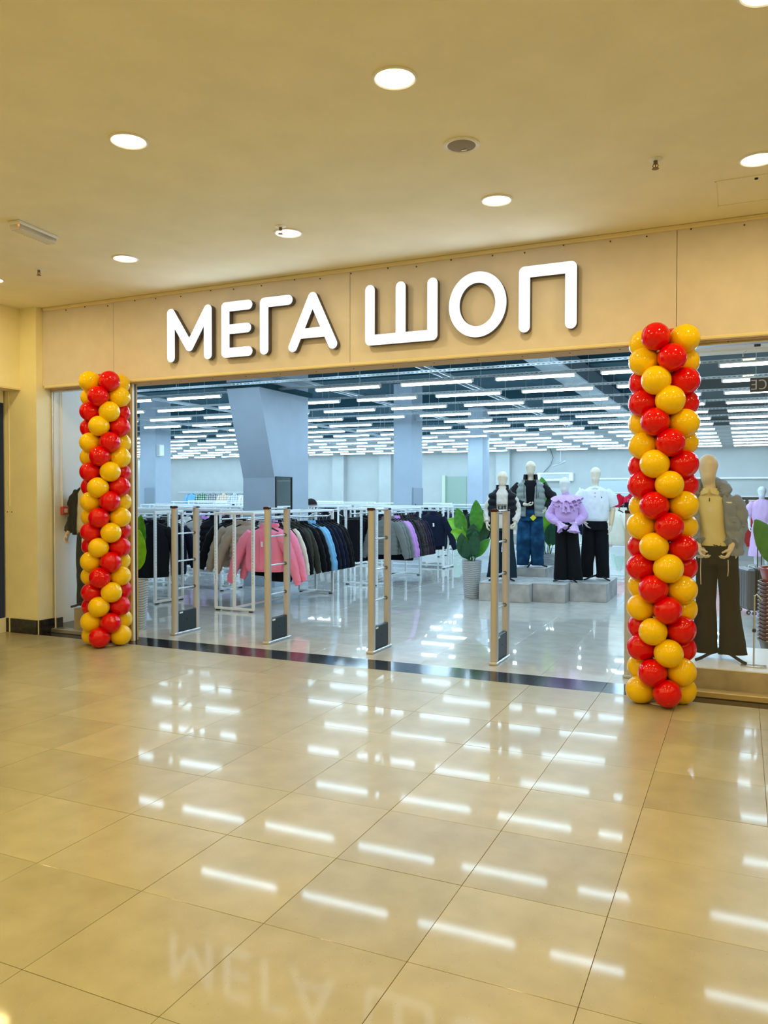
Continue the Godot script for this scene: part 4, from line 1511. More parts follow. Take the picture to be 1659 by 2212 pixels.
func trousers_mb(q: Dictionary) -> MB:
	var mb := MB.new()
	var top: float = q.waist_y
	var cr: float = q.crotch_y
	var hem: float = q.hem_y
	var px: float = q.get("hip_x", 0.0)
	var fx: float = q.get("feet_x", px)
	var wr: float = q.get("waist_r", 0.135)
	var hr: float = q.get("hip_r", 0.175)
	var sd: float = q.get("seed", 0.0)
	var dr: Array = folds(sd, q.get("wrinkle", 0.012), 3.0, 1.6)
	var rings := []
	for i in 11:
		var t := i / 10.0
		var y := lerpf(top, cr - 0.01, t)
		var e := sin(minf(t * 1.4, 1.0) * PI * 0.5)
		rings.append(ring(y, lerpf(wr, hr, e), lerpf(wr * 0.78, hr * 0.68, e), Vector2(px, 0), 32, dr, 2.2))
	mb.grid(rings)
	# waistband
	var wb := []
	for i in 3:
		wb.append(ring(top - 0.018 + 0.02 * i, wr + 0.006, wr * 0.78 + 0.006, Vector2(px, 0), 32, [], 2.2))
	mb.grid(wb)
	var rk: float = q.get("knee_r", 0.1)
	var rh: float = q.get("hem_r", 0.12)
	var sp: float = q.get("spread", 0.11)
	for s in [-1.0, 1.0]:
		var lr := []
		for i in 31:
			var t := i / 30.0
			var y := lerpf(cr + 0.1, hem, t)
			var r: float = lerpf(hr * 0.56, rk, minf(t * 2.0, 1.0)) if t < 0.5 else lerpf(rk, rh, pow((t - 0.5) * 2.0, q.get("flare", 1.0)))
			var cx := lerpf(px + s * hr * 0.46, fx + s * sp, t)
			lr.append(ring(y, r, r * q.get("flat", 0.85), Vector2(cx, 0.01 * sin(t * 3.0)), 24, folds(sd + s * 5.0, q.get("wrinkle", 0.012) * (0.6 + t), 2.2, 1.5), 2.1))
		mb.grid(lr)
	return mb

# an upper garment: keys [y, rx, rz]; gap: half angle left open in front, per height key [y, gap]
func torso_mb(keys: Array, dr: Array, gaps := [], thick := 0.016, n := 44, rows := 30, cx := 0.0, cx_top := 0.0) -> MB:
	var mb := MB.new()
	var y0: float = keys[0][0]
	var y1: float = keys[keys.size() - 1][0]
	var rings := []
	for i in rows + 1:
		var y := lerpf(y0, y1, float(i) / rows)
		var e := keyed(keys, y)
		var c := Vector2(lerpf(cx_top, cx, float(i) / rows), 0.0)
		if gaps.is_empty():
			rings.append(ring(y, e[1], e[2], c, n, dr, 2.3))
			continue
		var g: float = keyed(gaps, y)[1]
		var rg := PackedVector3Array()
		for side in 2:
			for k in n:
				var t := float(k) / (n - 1)
				if side == 1:
					t = 1.0 - t
				var a := lerpf(g, TAU - g, t)
				var d: float = relief(dr, y, a) if side == 0 else -thick
				var s := sin(a)
				var co := cos(a)
				var px := signf(s) * pow(absf(s), 0.88)
				var pz := signf(co) * pow(absf(co), 0.88)
				rg.append(Vector3(c.x + px * (e[1] + d), y, c.y + pz * (e[2] + d)))
		rings.append(rg)
	mb.grid(rings)
	return mb

func neck_band(at: Vector3, r0: float, r1: float, h: float, gap := 0.0, thick := 0.012, seed_ := 0.0, lean := 0.0) -> MB:
	var keys := [[at.y + h, r1, r1 * 0.95], [at.y, r0, r0 * 0.9]]
	var m := torso_mb(keys, folds(seed_, 0.006, 8.0, 2.0), [] if gap == 0.0 else [[at.y + h, gap + lean], [at.y, gap]], thick, 28, 6)
	var o := MB.new()
	o.add(m, Transform3D(Basis.IDENTITY, Vector3(at.x, 0, at.z)))
	return o

# ---------------------------------------------------------------- mannequins
var skin: StandardMaterial3D

func dress(o: Node3D, called: String, mb: MB, m: Material) -> MeshInstance3D:
	return part(o, called, mb, m)

func window_mannequin() -> void:
	var o := thing("mannequin", "faceless mannequin in a grey padded jacket and flared black trousers in the big window", "mannequin", Vector3(-0.18, 0.215, -7.5), 0.02)
	var q := {"h": 1.8, "head_x": -0.1, "hip_x": -0.02, "feet_x": 0.0, "elbow_l": Vector3(-0.27, 1.16, -0.03), "wrist_l": Vector3(-0.165, 0.99, 0.13), "elbow_r": Vector3(0.128, 1.16, -0.04), "wrist_r": Vector3(0.09, 0.99, 0.13), "curl_l": 1.0, "curl_r": 1.0, "hand_l": Vector3(0.35, -0.85, 0.35), "hand_r": Vector3(-0.3, -0.85, 0.35)}
	part(o, "body", mannequin_body(q), skin)
	part(o, "trousers", trousers_mb({"waist_y": 1.02, "crotch_y": 0.85, "hem_y": 0.06, "waist_r": 0.13, "hip_r": 0.168, "knee_r": 0.082, "hem_r": 0.112, "spread": 0.115, "hip_x": -0.02, "feet_x": 0.0, "wrinkle": 0.012, "seed": 2.0, "flare": 1.3}), cloth(rgb(24, 22, 22), 0.0))
	var top := torso_mb([[1.5, 0.06, 0.055], [1.46, 0.1, 0.075], [1.42, 0.155, 0.09], [1.3, 0.165, 0.11], [1.1, 0.15, 0.105], [1.0, 0.15, 0.108]], folds(4.0, 0.01, 5.0, 2.0), [], 0.0, 40, 24, -0.03, -0.085)
	var polo := part(o, "polo_top", top, cloth(rgb(226, 212, 156), 0.2))
	var col := MB.new()
	for s in [-1.0, 1.0]:
		# two collar points folded down
		col.add(boxmb(Vector3.ZERO, Vector3(0.075, 0.012, 0.05), 0.004), Transform3D(Basis.from_euler(Vector3(1.0, 0.0, s * -0.62)), Vector3(-0.085 + s * 0.042, 1.465, 0.082)))
	part(polo, "collar", col, cloth(rgb(226, 212, 156), 0.2))
	part(polo, "placket_button", boxmb(Vector3(-0.083, 1.4, 0.108), Vector3(0.008, 0.03, 0.006), 0.002), M.black)
	# the open padded jacket
	var jm := cloth(rgb(132, 144, 164), 0.3, 0.6)
	var keys := [[1.49, 0.1, 0.09], [1.46, 0.145, 0.1], [1.42, 0.195, 0.125], [1.34, 0.212, 0.145], [1.2, 0.22, 0.155], [1.04, 0.228, 0.152], [0.95, 0.226, 0.148], [0.92, 0.212, 0.135]]
	var jk := torso_mb(keys, quilt(3.0, 0.016, 0.14, 0.022), [[1.49, 0.9], [1.4, 0.5], [1.2, 0.44], [0.92, 0.52]], 0.02, 52, 36, -0.03, -0.085)
	var j := part(o, "padded_jacket", jk, jm)
	for s in [-1.0, 1.0]:
		var sl := MB.new()
		var el: Vector3 = q["elbow_l"] if s < 0 else q["elbow_r"]
		var wr: Vector3 = q["wrist_l"] if s < 0 else q["wrist_r"]
		sleeve(sl, [Vector3(-0.075 + s * 0.15, 1.415, 0), Vector3(-0.065 + s * 0.2, 1.3, -0.01), el + Vector3(s * 0.01, 0, 0), wr + Vector3(0, 0.03, -0.02)], [0.075, 0.083, 0.08, 0.078, 0.076, 0.072, 0.056], 3.0 * s, 0.022, 0.01, 0.11, 20, 34)
		part(j, "sleeve", sl, jm)
		part(j, "pocket_flap", boxmb(Vector3(-0.06 + s * 0.145, 1.23, 0.122), Vector3(0.1, 0.05, 0.02), 0.008), jm)
		part(j, "shoulder_strap", boxmb(Vector3(-0.065 + s * 0.135, 1.375, 0.112), Vector3(0.05, 0.014, 0.014), 0.004), M.white)
		var cord := MB.new()
		cord.tube([wr + Vector3(-s * 0.02, -0.1, 0.05), wr + Vector3(-s * 0.018, -0.2, 0.055), wr + Vector3(-s * 0.022, -0.32 if s < 0 else -0.24, 0.05)], 0.004, 6)
		part(j, "drawstring", cord, mat(rgb(206, 196, 184), 0.7))
	# the hood lying round the neck
	var hood := MB.new()
	sleeve(hood, [Vector3(-0.2, 1.43, 0.085), Vector3(-0.205, 1.5, -0.02), Vector3(-0.085, 1.535, -0.1), Vector3(0.035, 1.5, -0.02), Vector3(0.03, 1.43, 0.085)], [0.03, 0.05, 0.06, 0.068, 0.06, 0.05, 0.03], 9.0, 0.03, 0.0, 0.1, 18, 30)
	part(j, "hood", hood, jm)
	part(o, "stand", stand_mb(0.02, -0.03, 0.24), M.black)

func vest_mannequin() -> void:
	var o := thing("mannequin", "mannequin in a black padded vest over a cream hoodie on the podium", "mannequin", Vector3(-3.5, 0.285, -12.3), 0.24)
	var q := {"h": 1.745, "sh": 0.16, "elbow_l": Vector3(-0.235, 1.12, -0.02), "wrist_l": Vector3(-0.235, 0.92, 0.1), "elbow_r": Vector3(0.235, 1.12, -0.02), "wrist_r": Vector3(0.2, 0.92, 0.12), "curl_l": 0.6, "curl_r": 1.0}
	part(o, "body", mannequin_body(q), skin)
	part(o, "jeans", trousers_mb({"waist_y": 1.0, "crotch_y": 0.8, "hem_y": 0.05, "waist_r": 0.13, "hip_r": 0.17, "knee_r": 0.092, "hem_r": 0.125, "spread": 0.125, "seed": 12.0, "wrinkle": 0.016}), cloth(rgb(28, 48, 58), 0.2))
	var cm := cloth(rgb(224, 216, 206), 0.3)
	var hd := part(o, "hoodie", torso_mb([[1.46, 0.08, 0.075], [1.42, 0.13, 0.09], [1.37, 0.185, 0.11], [1.2, 0.2, 0.125], [0.95, 0.205, 0.13], [0.86, 0.2, 0.13], [0.83, 0.185, 0.12]], folds(8.0, 0.018, 5.0, 2.0)), cm)
	for s in [-1.0, 1.0]:
		var sl := MB.new()
		sleeve(sl, [Vector3(s * 0.14, 1.37, 0), Vector3(s * 0.205, 1.25, -0.01), (q["elbow_l"] if s < 0 else q["elbow_r"]), (q["wrist_l"] if s < 0 else q["wrist_r"]) + Vector3(0, 0.02, 0)], [0.055, 0.06, 0.06, 0.062, 0.062, 0.046], s * 4.0, 0.02, 0.0, 0.1, 16, 24)
		part(hd, "sleeve", sl, cm)
	part(hd, "high_neck", neck_band(Vector3(0, 1.42, 0), 0.085, 0.068, 0.09, 0.0, 0.0, 2.0), cm)
	var tx := TextMesh.new()
	var fnt := SystemFont.new()
	fnt.font_names = PackedStringArray(["Droid Sans"])
	fnt.font_weight = 700
	tx.font = fnt
	tx.text = "HI"
	tx.font_size = 32
	tx.pixel_size = 0.0042
	tx.depth = 0.03
	part(hd, "chest_print", tx, mat(rgb(40, 42, 48), 0.8), Vector3(0.0, 1.14, 0.13))
	var pr := MB.new()
	for k in 2:
		pr.box(Vector3(0, 1.21 - 0.14 * k, 0.135), Vector3(0.15, 0.008, 0.012))
	part(hd, "print_bar", pr, mat(rgb(40, 42, 48), 0.8))
	var vm := cloth(rgb(16, 18, 26), 0.4, 0.6)
	var v := part(o, "padded_vest", torso_mb([[1.47, 0.085, 0.08], [1.43, 0.14, 0.1], [1.385, 0.21, 0.13], [1.25, 0.225, 0.155], [1.05, 0.23, 0.16], [0.9, 0.225, 0.155]], quilt(1.0, 0.02, 0.1), [[1.47, 0.7], [1.35, 0.42], [1.1, 0.36], [0.9, 0.5]], 0.022, 48, 36), vm)
	part(v, "stand_collar", neck_band(Vector3(0, 1.43, -0.005), 0.11, 0.1, 0.095, 0.7, 0.02, 3.0, 0.15), vm)
	part(o, "price_tag", boxmb(Vector3(0.2, 0.78, 0.13), Vector3(0.04, 0.07, 0.003)), M.white)
	part(o, "stand", stand_mb(0.0, -0.03, 0.24), M.black)

func puffer_mannequin() -> void:
	var o := thing("mannequin", "tall mannequin in a grey padded vest and wide blue jeans on the upper podium block", "mannequin", Vector3(-3.28, 0.43, -13.25), 0.22)
	var q := {"h": 1.8, "sh": 0.19, "elbow_l": Vector3(-0.3, 1.14, -0.03), "wrist_l": Vector3(-0.07, 1.06, 0.2), "elbow_r": Vector3(0.36, 1.18, -0.06), "wrist_r": Vector3(0.24, 0.98, 0.03), "curl_l": 1.0, "curl_r": 0.6, "hand_l": Vector3(0.95, -0.1, 0.1)}
	part(o, "body", mannequin_body(q), skin)
	var jeans := mat(Color.WHITE, 0.85, 0.0, 0.3)
	tri_tex(jeans, tex(noise_img(128, 0.02, 77, rgb(16, 52, 86), rgb(48, 108, 150), FastNoiseLite.TYPE_SIMPLEX_SMOOTH, 3, 1.5)), 1.6, false)
	var jn := part(o, "jeans", trousers_mb({"waist_y": 1.02, "crotch_y": 0.8, "hem_y": 0.03, "waist_r": 0.15, "hip_r": 0.2, "knee_r": 0.128, "hem_r": 0.105, "spread": 0.12, "seed": 22.0, "wrinkle": 0.022}), jeans)
	part(jn, "yellow_tag", boxmb(Vector3.ZERO, Vector3(0.075, 0.075, 0.003)), mat(rgb(232, 224, 40), 0.5), Vector3(0.05, 0.84, 0.155)).rotation.z = PI / 4
	part(o, "black_shirt", torso_mb([[1.47, 0.08, 0.075], [1.43, 0.14, 0.1], [1.36, 0.19, 0.115], [1.15, 0.185, 0.125], [0.98, 0.18, 0.125]], folds(18.0, 0.012, 5.0, 2.0)), cloth(rgb(22, 22, 28), 0.2))
	var dm := cloth(rgb(34, 34, 38), 0.3)
	for s in [-1.0, 1.0]:
		var sl := MB.new()
		sleeve(sl, [Vector3(s * 0.18, 1.4, 0), Vector3(s * 0.27, 1.28, -0.02), (q["elbow_l"] if s < 0 else q["elbow_r"]), (q["wrist_l"] if s < 0 else q["wrist_r"]).lerp(q["elbow_l"] if s < 0 else q["elbow_r"], 0.15)], [0.066, 0.076, 0.078, 0.075, 0.062, 0.048], s * 6.0 + 1.0, 0.025, 0.0, 0.1, 16, 26)
		part(o, "dark_sleeve", sl, dm)
	var gm := cloth(rgb(142, 152, 146), 0.4, 0.65)
	var v := part(o, "padded_vest", torso_mb([[1.48, 0.1, 0.09], [1.45, 0.15, 0.11], [1.4, 0.225, 0.14], [1.25, 0.242, 0.165], [1.05, 0.242, 0.165], [0.86, 0.235, 0.16]], quilt(5.0, 0.018, 0.105), [[1.48, 0.75], [1.35, 0.3], [1.1, 0.24], [0.86, 0.3]], 0.022, 48, 36), gm)
	part(v, "dark_collar", neck_band(Vector3(0, 1.44, -0.005), 0.125, 0.118, 0.13, 0.72, 0.02, 3.0, 0.12), dm)
	part(v, "hood_band", neck_band(Vector3(0, 1.42, -0.01), 0.165, 0.15, 0.06, 0.8, 0.03, 6.0), gm)
	for s in [-1.0, 1.0]:
		var cd := MB.new()
		cd.tube([Vector3(s * 0.1, 1.43, 0.15), Vector3(s * 0.105, 1.3, 0.182), Vector3(s * 0.1, 1.16, 0.188)], 0.005, 6)
		part(v, "drawcord", cd, M.black)
	part(v, "chest_zip", boxmb(Vector3(0.13, 1.22, 0.168), Vector3(0.008, 0.09, 0.008), 0.002), M.black)
	part(o, "stand", stand_mb(0.03, -0.02, 0.22, 0.5), M.black)

func blouse_mannequin() -> void:
	var o := thing("mannequin", "mannequin in a frilled lilac blouse and black trousers on the podium", "mannequin", Vector3(-2.53, 0.285, -12.55), 0.16)
	var q := {"h": 1.65, "sh": 0.15, "head_x": -0.03, "elbow_l": Vector3(-0.26, 1.05, -0.03), "wrist_l": Vector3(-0.1, 0.92, 0.16), "elbow_r": Vector3(0.25, 1.05, -0.03), "wrist_r": Vector3(0.13, 0.9, 0.16), "curl_l": 0.6, "curl_r": 0.6, "hand_l": Vector3(0.75, -0.5, 0.2), "hand_r": Vector3(-0.45, -0.8, 0.2)}
	part(o, "body", mannequin_body(q), mat(rgb(226, 228, 228), 0.5))
	part(o, "trousers", trousers_mb({"waist_y": 0.98, "crotch_y": 0.78, "hem_y": 0.03, "waist_r": 0.125, "hip_r": 0.17, "knee_r": 0.098, "hem_r": 0.115, "spread": 0.115, "seed": 32.0, "feet_x": 0.03}), M.c_black)
	var lm := cloth(rgb(214, 176, 234), 0.5, 0.7)
	var b := part(o, "blouse", torso_mb([[1.38, 0.06, 0.055], [1.33, 0.12, 0.085], [1.29, 0.17, 0.105], [1.15, 0.185, 0.125], [1.02, 0.185, 0.13], [0.95, 0.16, 0.115], [0.93, 0.13, 0.1]], folds(28.0, 0.012, 6.0, 3.0)), lm)
	for s in [-1.0, 1.0]:
		var sl := MB.new()
		var wr: Vector3 = q["wrist_l"] if s < 0 else q["wrist_r"]
		var el: Vector3 = q["elbow_l"] if s < 0 else q["elbow_r"]
		sleeve(sl, [Vector3(s * 0.12, 1.28, 0), Vector3(s * 0.19, 1.2, -0.01), el, wr.lerp(el, 0.12)], [0.045, 0.056, 0.066, 0.076, 0.066, 0.036], s * 7.0, 0.02, 0.0, 0.1, 18, 26)
		part(b, "sleeve", sl, lm)
		# flared, rippled cuff
		var cf := MB.new()
		var d: Vector3 = (wr - el).normalized()
		if s < 0:
			d = Vector3(0.5, -0.75, 0.3).normalized()
		else:
			d = Vector3(-0.1, -0.95, 0.25).normalized()
		var sx := d.cross(Vector3(0, 0, 1)).normalized()
		var sy := sx.cross(d)
		var rings := []
		for i in 8:
			var t := i / 7.0
			var rg := PackedVector3Array()
			for k in 32:
				var a := TAU * k / 32
				var r := lerpf(0.036, 0.095, t * t) + 0.014 * t * sin(a * 7.0 + s)
				rg.append(wr - d * 0.03 + d * 0.14 * t + (sx * cos(a) + sy * sin(a)) * r)
			rings.append(rg)
		cf.grid(rings, true, true, false)
		part(b, "flared_cuff", cf, lm)
	# three layers of frill round the neck and the bow ends
	for layer in 3:
		var rings := []
		for i in 8:
			var t := i / 7.0
			var rg := PackedVector3Array()
			for k in 60:
				var a := TAU * k / 60
				var rip := 0.022 * t * sin(a * (12.0 + 2.0 * layer) + layer * 1.3) + 0.012 * t * sin(a * 5.0 + layer)
				var rr := lerpf(0.065, 0.235 - 0.02 * layer, sqrt(t)) + rip
				var y := 1.37 - 0.006 * layer - t * (0.06 + 0.035 * layer) - 0.045 * t * maxf(cos(a), 0.0) * (layer + 1) + 0.02 * t * cos(a * (12.0 + 2.0 * layer) + layer * 1.3)
				rg.append(Vector3(sin(a) * rr, y, cos(a) * rr * 0.78 + 0.012 * t))
			rings.append(rg)
		var f := MB.new()
		f.grid(rings, true, true, false)
		part(b, "neck_frill", f, lm)
	part(b, "neck_band", neck_band(Vector3(-0.015, 1.34, 0), 0.062, 0.058, 0.07), lm)
	for s in [-1.0, 1.0]:
		var bw := MB.new()
		sleeve(bw, [Vector3(s * 0.015, 1.34, 0.1), Vector3(s * 0.03, 1.24, 0.16), Vector3(s * 0.035, 1.1, 0.165)], [0.012, 0.022, 0.026], s, 0.008, 0.0, 0.1, 10, 14)
		part(b, "bow_end", bw, lm)
	part(o, "stand", stand_mb(0.03, -0.03, 0.22, -0.2), M.black)

func polo_mannequin() -> void:
	var o := thing("mannequin", "mannequin in a white polo shirt and black trousers on the podium", "mannequin", Vector3(-2.16, 0.285, -13.0), 0.12)
	var q := {"h": 1.82, "sh": 0.19, "elbow_l": Vector3(-0.29, 1.13, -0.06), "wrist_l": Vector3(-0.16, 0.93, 0.09), "elbow_r": Vector3(0.27, 1.13, -0.03), "wrist_r": Vector3(0.245, 0.88, 0.06), "curl_l": 0.3, "curl_r": 0.3}
	var wood := mat(rgb(222, 196, 158), 0.5)
	var bd := part(o, "body", mannequin_body(q), mat(rgb(232, 220, 200), 0.5))
	# wooden jointed lower arms
	for s in [-1.0, 1.0]:
		var am := MB.new()
		var el: Vector3 = q["elbow_l"] if s < 0 else q["elbow_r"]
		var wr: Vector3 = q["wrist_l"] if s < 0 else q["wrist_r"]
		am.tube([el + (el - wr) * 0.12, el, el.lerp(wr, 0.35), wr], [0.038, 0.044, 0.043, 0.03], 14)
		part(bd, "wooden_forearm", am, wood)
	part(o, "trousers", trousers_mb({"waist_y": 1.04, "crotch_y": 0.82, "hem_y": 0.04, "waist_r": 0.15, "hip_r": 0.19, "knee_r": 0.108, "hem_r": 0.1, "spread": 0.13, "seed": 42.0, "wrinkle": 0.016}), M.c_black)
	var wm := cloth(rgb(232, 238, 244), 0.3)
	var p := part(o, "polo_shirt", torso_mb([[1.505, 0.07, 0.065], [1.475, 0.13, 0.095], [1.435, 0.2, 0.12], [1.36, 0.215, 0.13], [1.25, 0.22, 0.135], [1.08, 0.215, 0.14], [0.98, 0.21, 0.14], [0.95, 0.19, 0.125]], folds(38.0, 0.016, 4.0, 2.0)), wm)
	for s in [-1.0, 1.0]:
		var sl := MB.new()
		sleeve(sl, [Vector3(s * 0.16, 1.425, 0), Vector3(s * 0.24, 1.34, -0.01), Vector3(s * 0.285, 1.2, -0.03)], [0.07, 0.086, 0.08], s * 2.0, 0.012, 0.0, 0.1, 16, 14)
		part(p, "sleeve", sl, wm)
		var c := MB.new()
		c.bbox(Vector3.ZERO, Vector3(0.085, 0.012, 0.055), 0.004, Basis.from_euler(Vector3(1.0, 0, s * -0.6)))
		part(p, "collar_point", c, wm, Vector3(s * 0.045, 1.485, 0.085))
	for k in 2:
		var bt := MB.new()
		bt.turned([Vector2(0.0001, 0.005), Vector2(0.007, 0.004), Vector2(0.007, 0)], 10, Vector3(0, 1.4 - 0.06 * k, 0.122 + 0.004 * k), Basis(Vector3.RIGHT, PI / 2))
		part(p, "button", bt, mat(rgb(60, 60, 66), 0.4))
	part(p, "chest_emblem", boxmb(Vector3(0.1, 1.33, 0.12), Vector3(0.016, 0.022, 0.012), 0.003), mat(rgb(40, 44, 70), 0.7))
	part(o, "stand", stand_mb(0.04, -0.02, 0.24), M.black)

func dark_mannequin() -> void:
	var o := thing("mannequin", "mannequin in an open dark jacket over a white shirt in the small window", "mannequin", Vector3(-7.19, 0.285, -7.24), 0.2)
	var q := {"h": 1.77, "sh": 0.16, "elbow_l": Vector3(-0.23, 1.12, -0.03), "wrist_l": Vector3(-0.25, 0.9, 0.08), "elbow_r": Vector3(0.23, 1.12, -0.03), "wrist_r": Vector3(0.24, 0.9, 0.06), "curl_l": 0.6, "curl_r": 0.6}
	part(o, "body", mannequin_body(q), skin)
	part(o, "trousers", trousers_mb({"waist_y": 1.0, "crotch_y": 0.8, "hem_y": 0.02, "waist_r": 0.13, "hip_r": 0.165, "knee_r": 0.085, "hem_r": 0.072, "spread": 0.1, "seed": 52.0}), cloth(rgb(40, 44, 42), 0.2))
	part(o, "white_shirt", torso_mb([[1.46, 0.07, 0.06], [1.42, 0.13, 0.09], [1.36, 0.17, 0.105], [1.1, 0.17, 0.115], [0.93, 0.17, 0.12]], folds(58.0, 0.012, 5.0, 2.0)), cloth(rgb(228, 222, 208), 0.2))
	var dm := cloth(rgb(12, 14, 20), 0.0)
	var j := part(o, "dark_jacket", torso_mb([[1.47, 0.09, 0.08], [1.43, 0.14, 0.1], [1.38, 0.2, 0.125], [1.2, 0.215, 0.15], [1.0, 0.22, 0.155], [0.88, 0.215, 0.15]], folds(48.0, 0.02, 4.0, 2.0), [[1.47, 0.7], [1.3, 0.5], [0.88, 0.6]], 0.014, 44, 30), dm)
	for s in [-1.0, 1.0]:
		var sl := MB.new()
		sleeve(sl, [Vector3(s * 0.15, 1.39, 0), Vector3(s * 0.225, 1.28, -0.01), (q["elbow_l"] if s < 0 else q["elbow_r"]), (q["wrist_l"] if s < 0 else q["wrist_r"]) + Vector3(0, 0.02, 0)], [0.062, 0.07, 0.068, 0.066, 0.062, 0.046], s * 9.0, 0.022, 0.0, 0.1, 16, 24)
		part(j, "sleeve", sl, dm)
	part(j, "collar", neck_band(Vector3(0, 1.42, 0), 0.11, 0.1, 0.07, 0.8, 0.014, 5.0), dm)
	part(o, "price_tag", boxmb(Vector3(0.02, 0.78, 0.14), Vector3(0.09, 0.12, 0.003)), M.white)
	part(o, "stand", stand_mb(0.0, -0.03, 0.2), M.black)

func pink_mannequin() -> void:
	var o := thing("mannequin", "small white mannequin in a lilac dress far back behind the big window", "mannequin", Vector3(0.36, 0.1, -18.0), -0.1)
	var q := {"h": 1.74, "sh": 0.16, "elbow_l": Vector3(-0.24, 1.12, -0.03), "wrist_l": Vector3(-0.22, 0.92, 0.08), "elbow_r": Vector3(0.24, 1.12, -0.03), "wrist_r": Vector3(0.22, 0.92, 0.08)}
	part(o, "body", mannequin_body(q), mat(rgb(226, 232, 236), 0.5))
	var lm := cloth(rgb(222, 184, 232), 0.4)
	var d := part(o, "dress", torso_mb([[1.47, 0.07, 0.06], [1.42, 0.14, 0.1], [1.36, 0.2, 0.12], [1.1, 0.19, 0.13], [1.02, 0.15, 0.11], [0.8, 0.19, 0.14], [0.3, 0.24, 0.17]], folds(68.0, 0.02, 3.0, 3.0)), lm)
	for s in [-1.0, 1.0]:
		var sl := MB.new()
		sleeve(sl, [Vector3(s * 0.15, 1.39, 0), Vector3(s * 0.21, 1.3, 0), Vector3(s * 0.25, 1.14, 0)], [0.07, 0.09, 0.085], s, 0.02, 0.0, 0.1, 14, 12)
		part(d, "sleeve", sl, lm)
	part(o, "pedestal", boxmb(Vector3(0, -0.05, 0), Vector3(0.6, 0.1, 0.6), 0.006), M.white)

# ---------------------------------------------------------------- podium, plants and the rest
func podium(label: String, a: Vector3, b: Vector3, m: Material, edge: Material) -> void:
	var c := (a + b) * 0.5
	var o := thing("podium_block", label, "podium", Vector3(c.x, 0, c.z), 0, "podium blocks under the mannequins")
	var h := b.y - a.y
	var s := (b - a).abs()
	part(o, "block", boxmb(Vector3(0, a.y + (h - 0.012) * 0.5, 0), Vector3(s.x, h - 0.012, s.z), 0.003), m)
	part(o, "top_board", boxmb(Vector3(0, b.y - 0.006, 0), Vector3(s.x + 0.004, 0.012, s.z + 0.004), 0.002), edge)

var pot_mesh: ArrayMesh

func leaf_mb(base: Vector3, tip: Vector3, bend: Vector3, blade: float, hw: float, face: Vector3, fold := 0.22) -> Array:
	var ctrl := (base + tip) * 0.5 + bend
	var n := 24
	var pts := []
	var len := 0.0
	for i in n + 1:
		var t := float(i) / n
		var p := base.lerp(ctrl, t).lerp(ctrl.lerp(tip, t), t)
		if i > 0:
			len += p.distance_to(pts[i - 1])
		pts.append(p)
	var s0 := clampf(1.0 - blade / len, 0.05, 0.9)
	var st := MB.new()
	var sp := []
	var rr := []
	for i in 9:
		var t := s0 * i / 8.0 + 0.02
		sp.append(base.lerp(ctrl, t).lerp(ctrl.lerp(tip, t), t))
		rr.append(0.009 - 0.004 * i / 8.0)
	st.tube(sp, rr, 7)
	var mb := MB.new()
	var rings := []
	for i in 19:
		var u := i / 18.0
		var t := lerpf(s0, 1.0, u)
		var p := base.lerp(ctrl, t).lerp(ctrl.lerp(tip, t), t)
		var d := ((ctrl - base) * (1.0 - t) + (tip - ctrl) * t).normalized()
		var sd := d.cross(face).normalized()
		var nn := sd.cross(d).normalized()
		var w := hw * pow(sin(PI * clampf(pow(u, 0.82), 0.0, 1.0) * 0.985 + 0.02), 0.72)
		var rg := PackedVector3Array()
		# upper side across, then back along the under side
		for k in 9:
			var x := -1.0 + 0.25 * k
			var wv := 0.05 * hw * sin(u * 26.0 + absf(x) * 5.0) * absf(x)
			rg.append(p + sd * w * x + nn * (absf(x) * w * fold + wv + 0.0015))
		for k in 9:
			var x := 1.0 - 0.25 * k
			var wv := 0.05 * hw * sin(u * 26.0 + absf(x) * 5.0) * absf(x)
			rg.append(p + sd * w * x + nn * (absf(x) * w * fold + wv - 0.0015))
		rings.append(rg)
	mb.grid(rings)
	return [mb, st]

func potted_plant(label: String, at: Vector3, turn: float, leaves: Array, pot_label := "") -> void:
	var o := thing("potted_plant", label, "plant", at, turn, "big leafed plants in rippled grey pots")
	var pt := part(o, "pot", pot_mesh, M.pot)
	if pot_label:
		pt.set_meta("label", pot_label)
	var soil := MB.new()
	soil.turned([Vector2(0.148, 0.57), Vector2(0.08, 0.585), Vector2(0.0001, 0.59)], 24)
	part(o, "soil", soil, mat(rgb(30, 28, 24), 0.95))
	for l in leaves:
		var r := leaf_mb(Vector3(rng.randf_range(-0.05, 0.05), 0.56, rng.randf_range(-0.04, 0.04)), l[0], l[1], l[2], l[3], l[4] if l.size() > 4 and l[4] is Vector3 else Vector3(0.1, 0.1, 1.0))
		var lf := part(o, "leaf", r[0], M["leaf_" + String(l[5] if l.size() > 5 else "mid")])
		part(lf, "stalk", r[1], M.leaf_stalk)

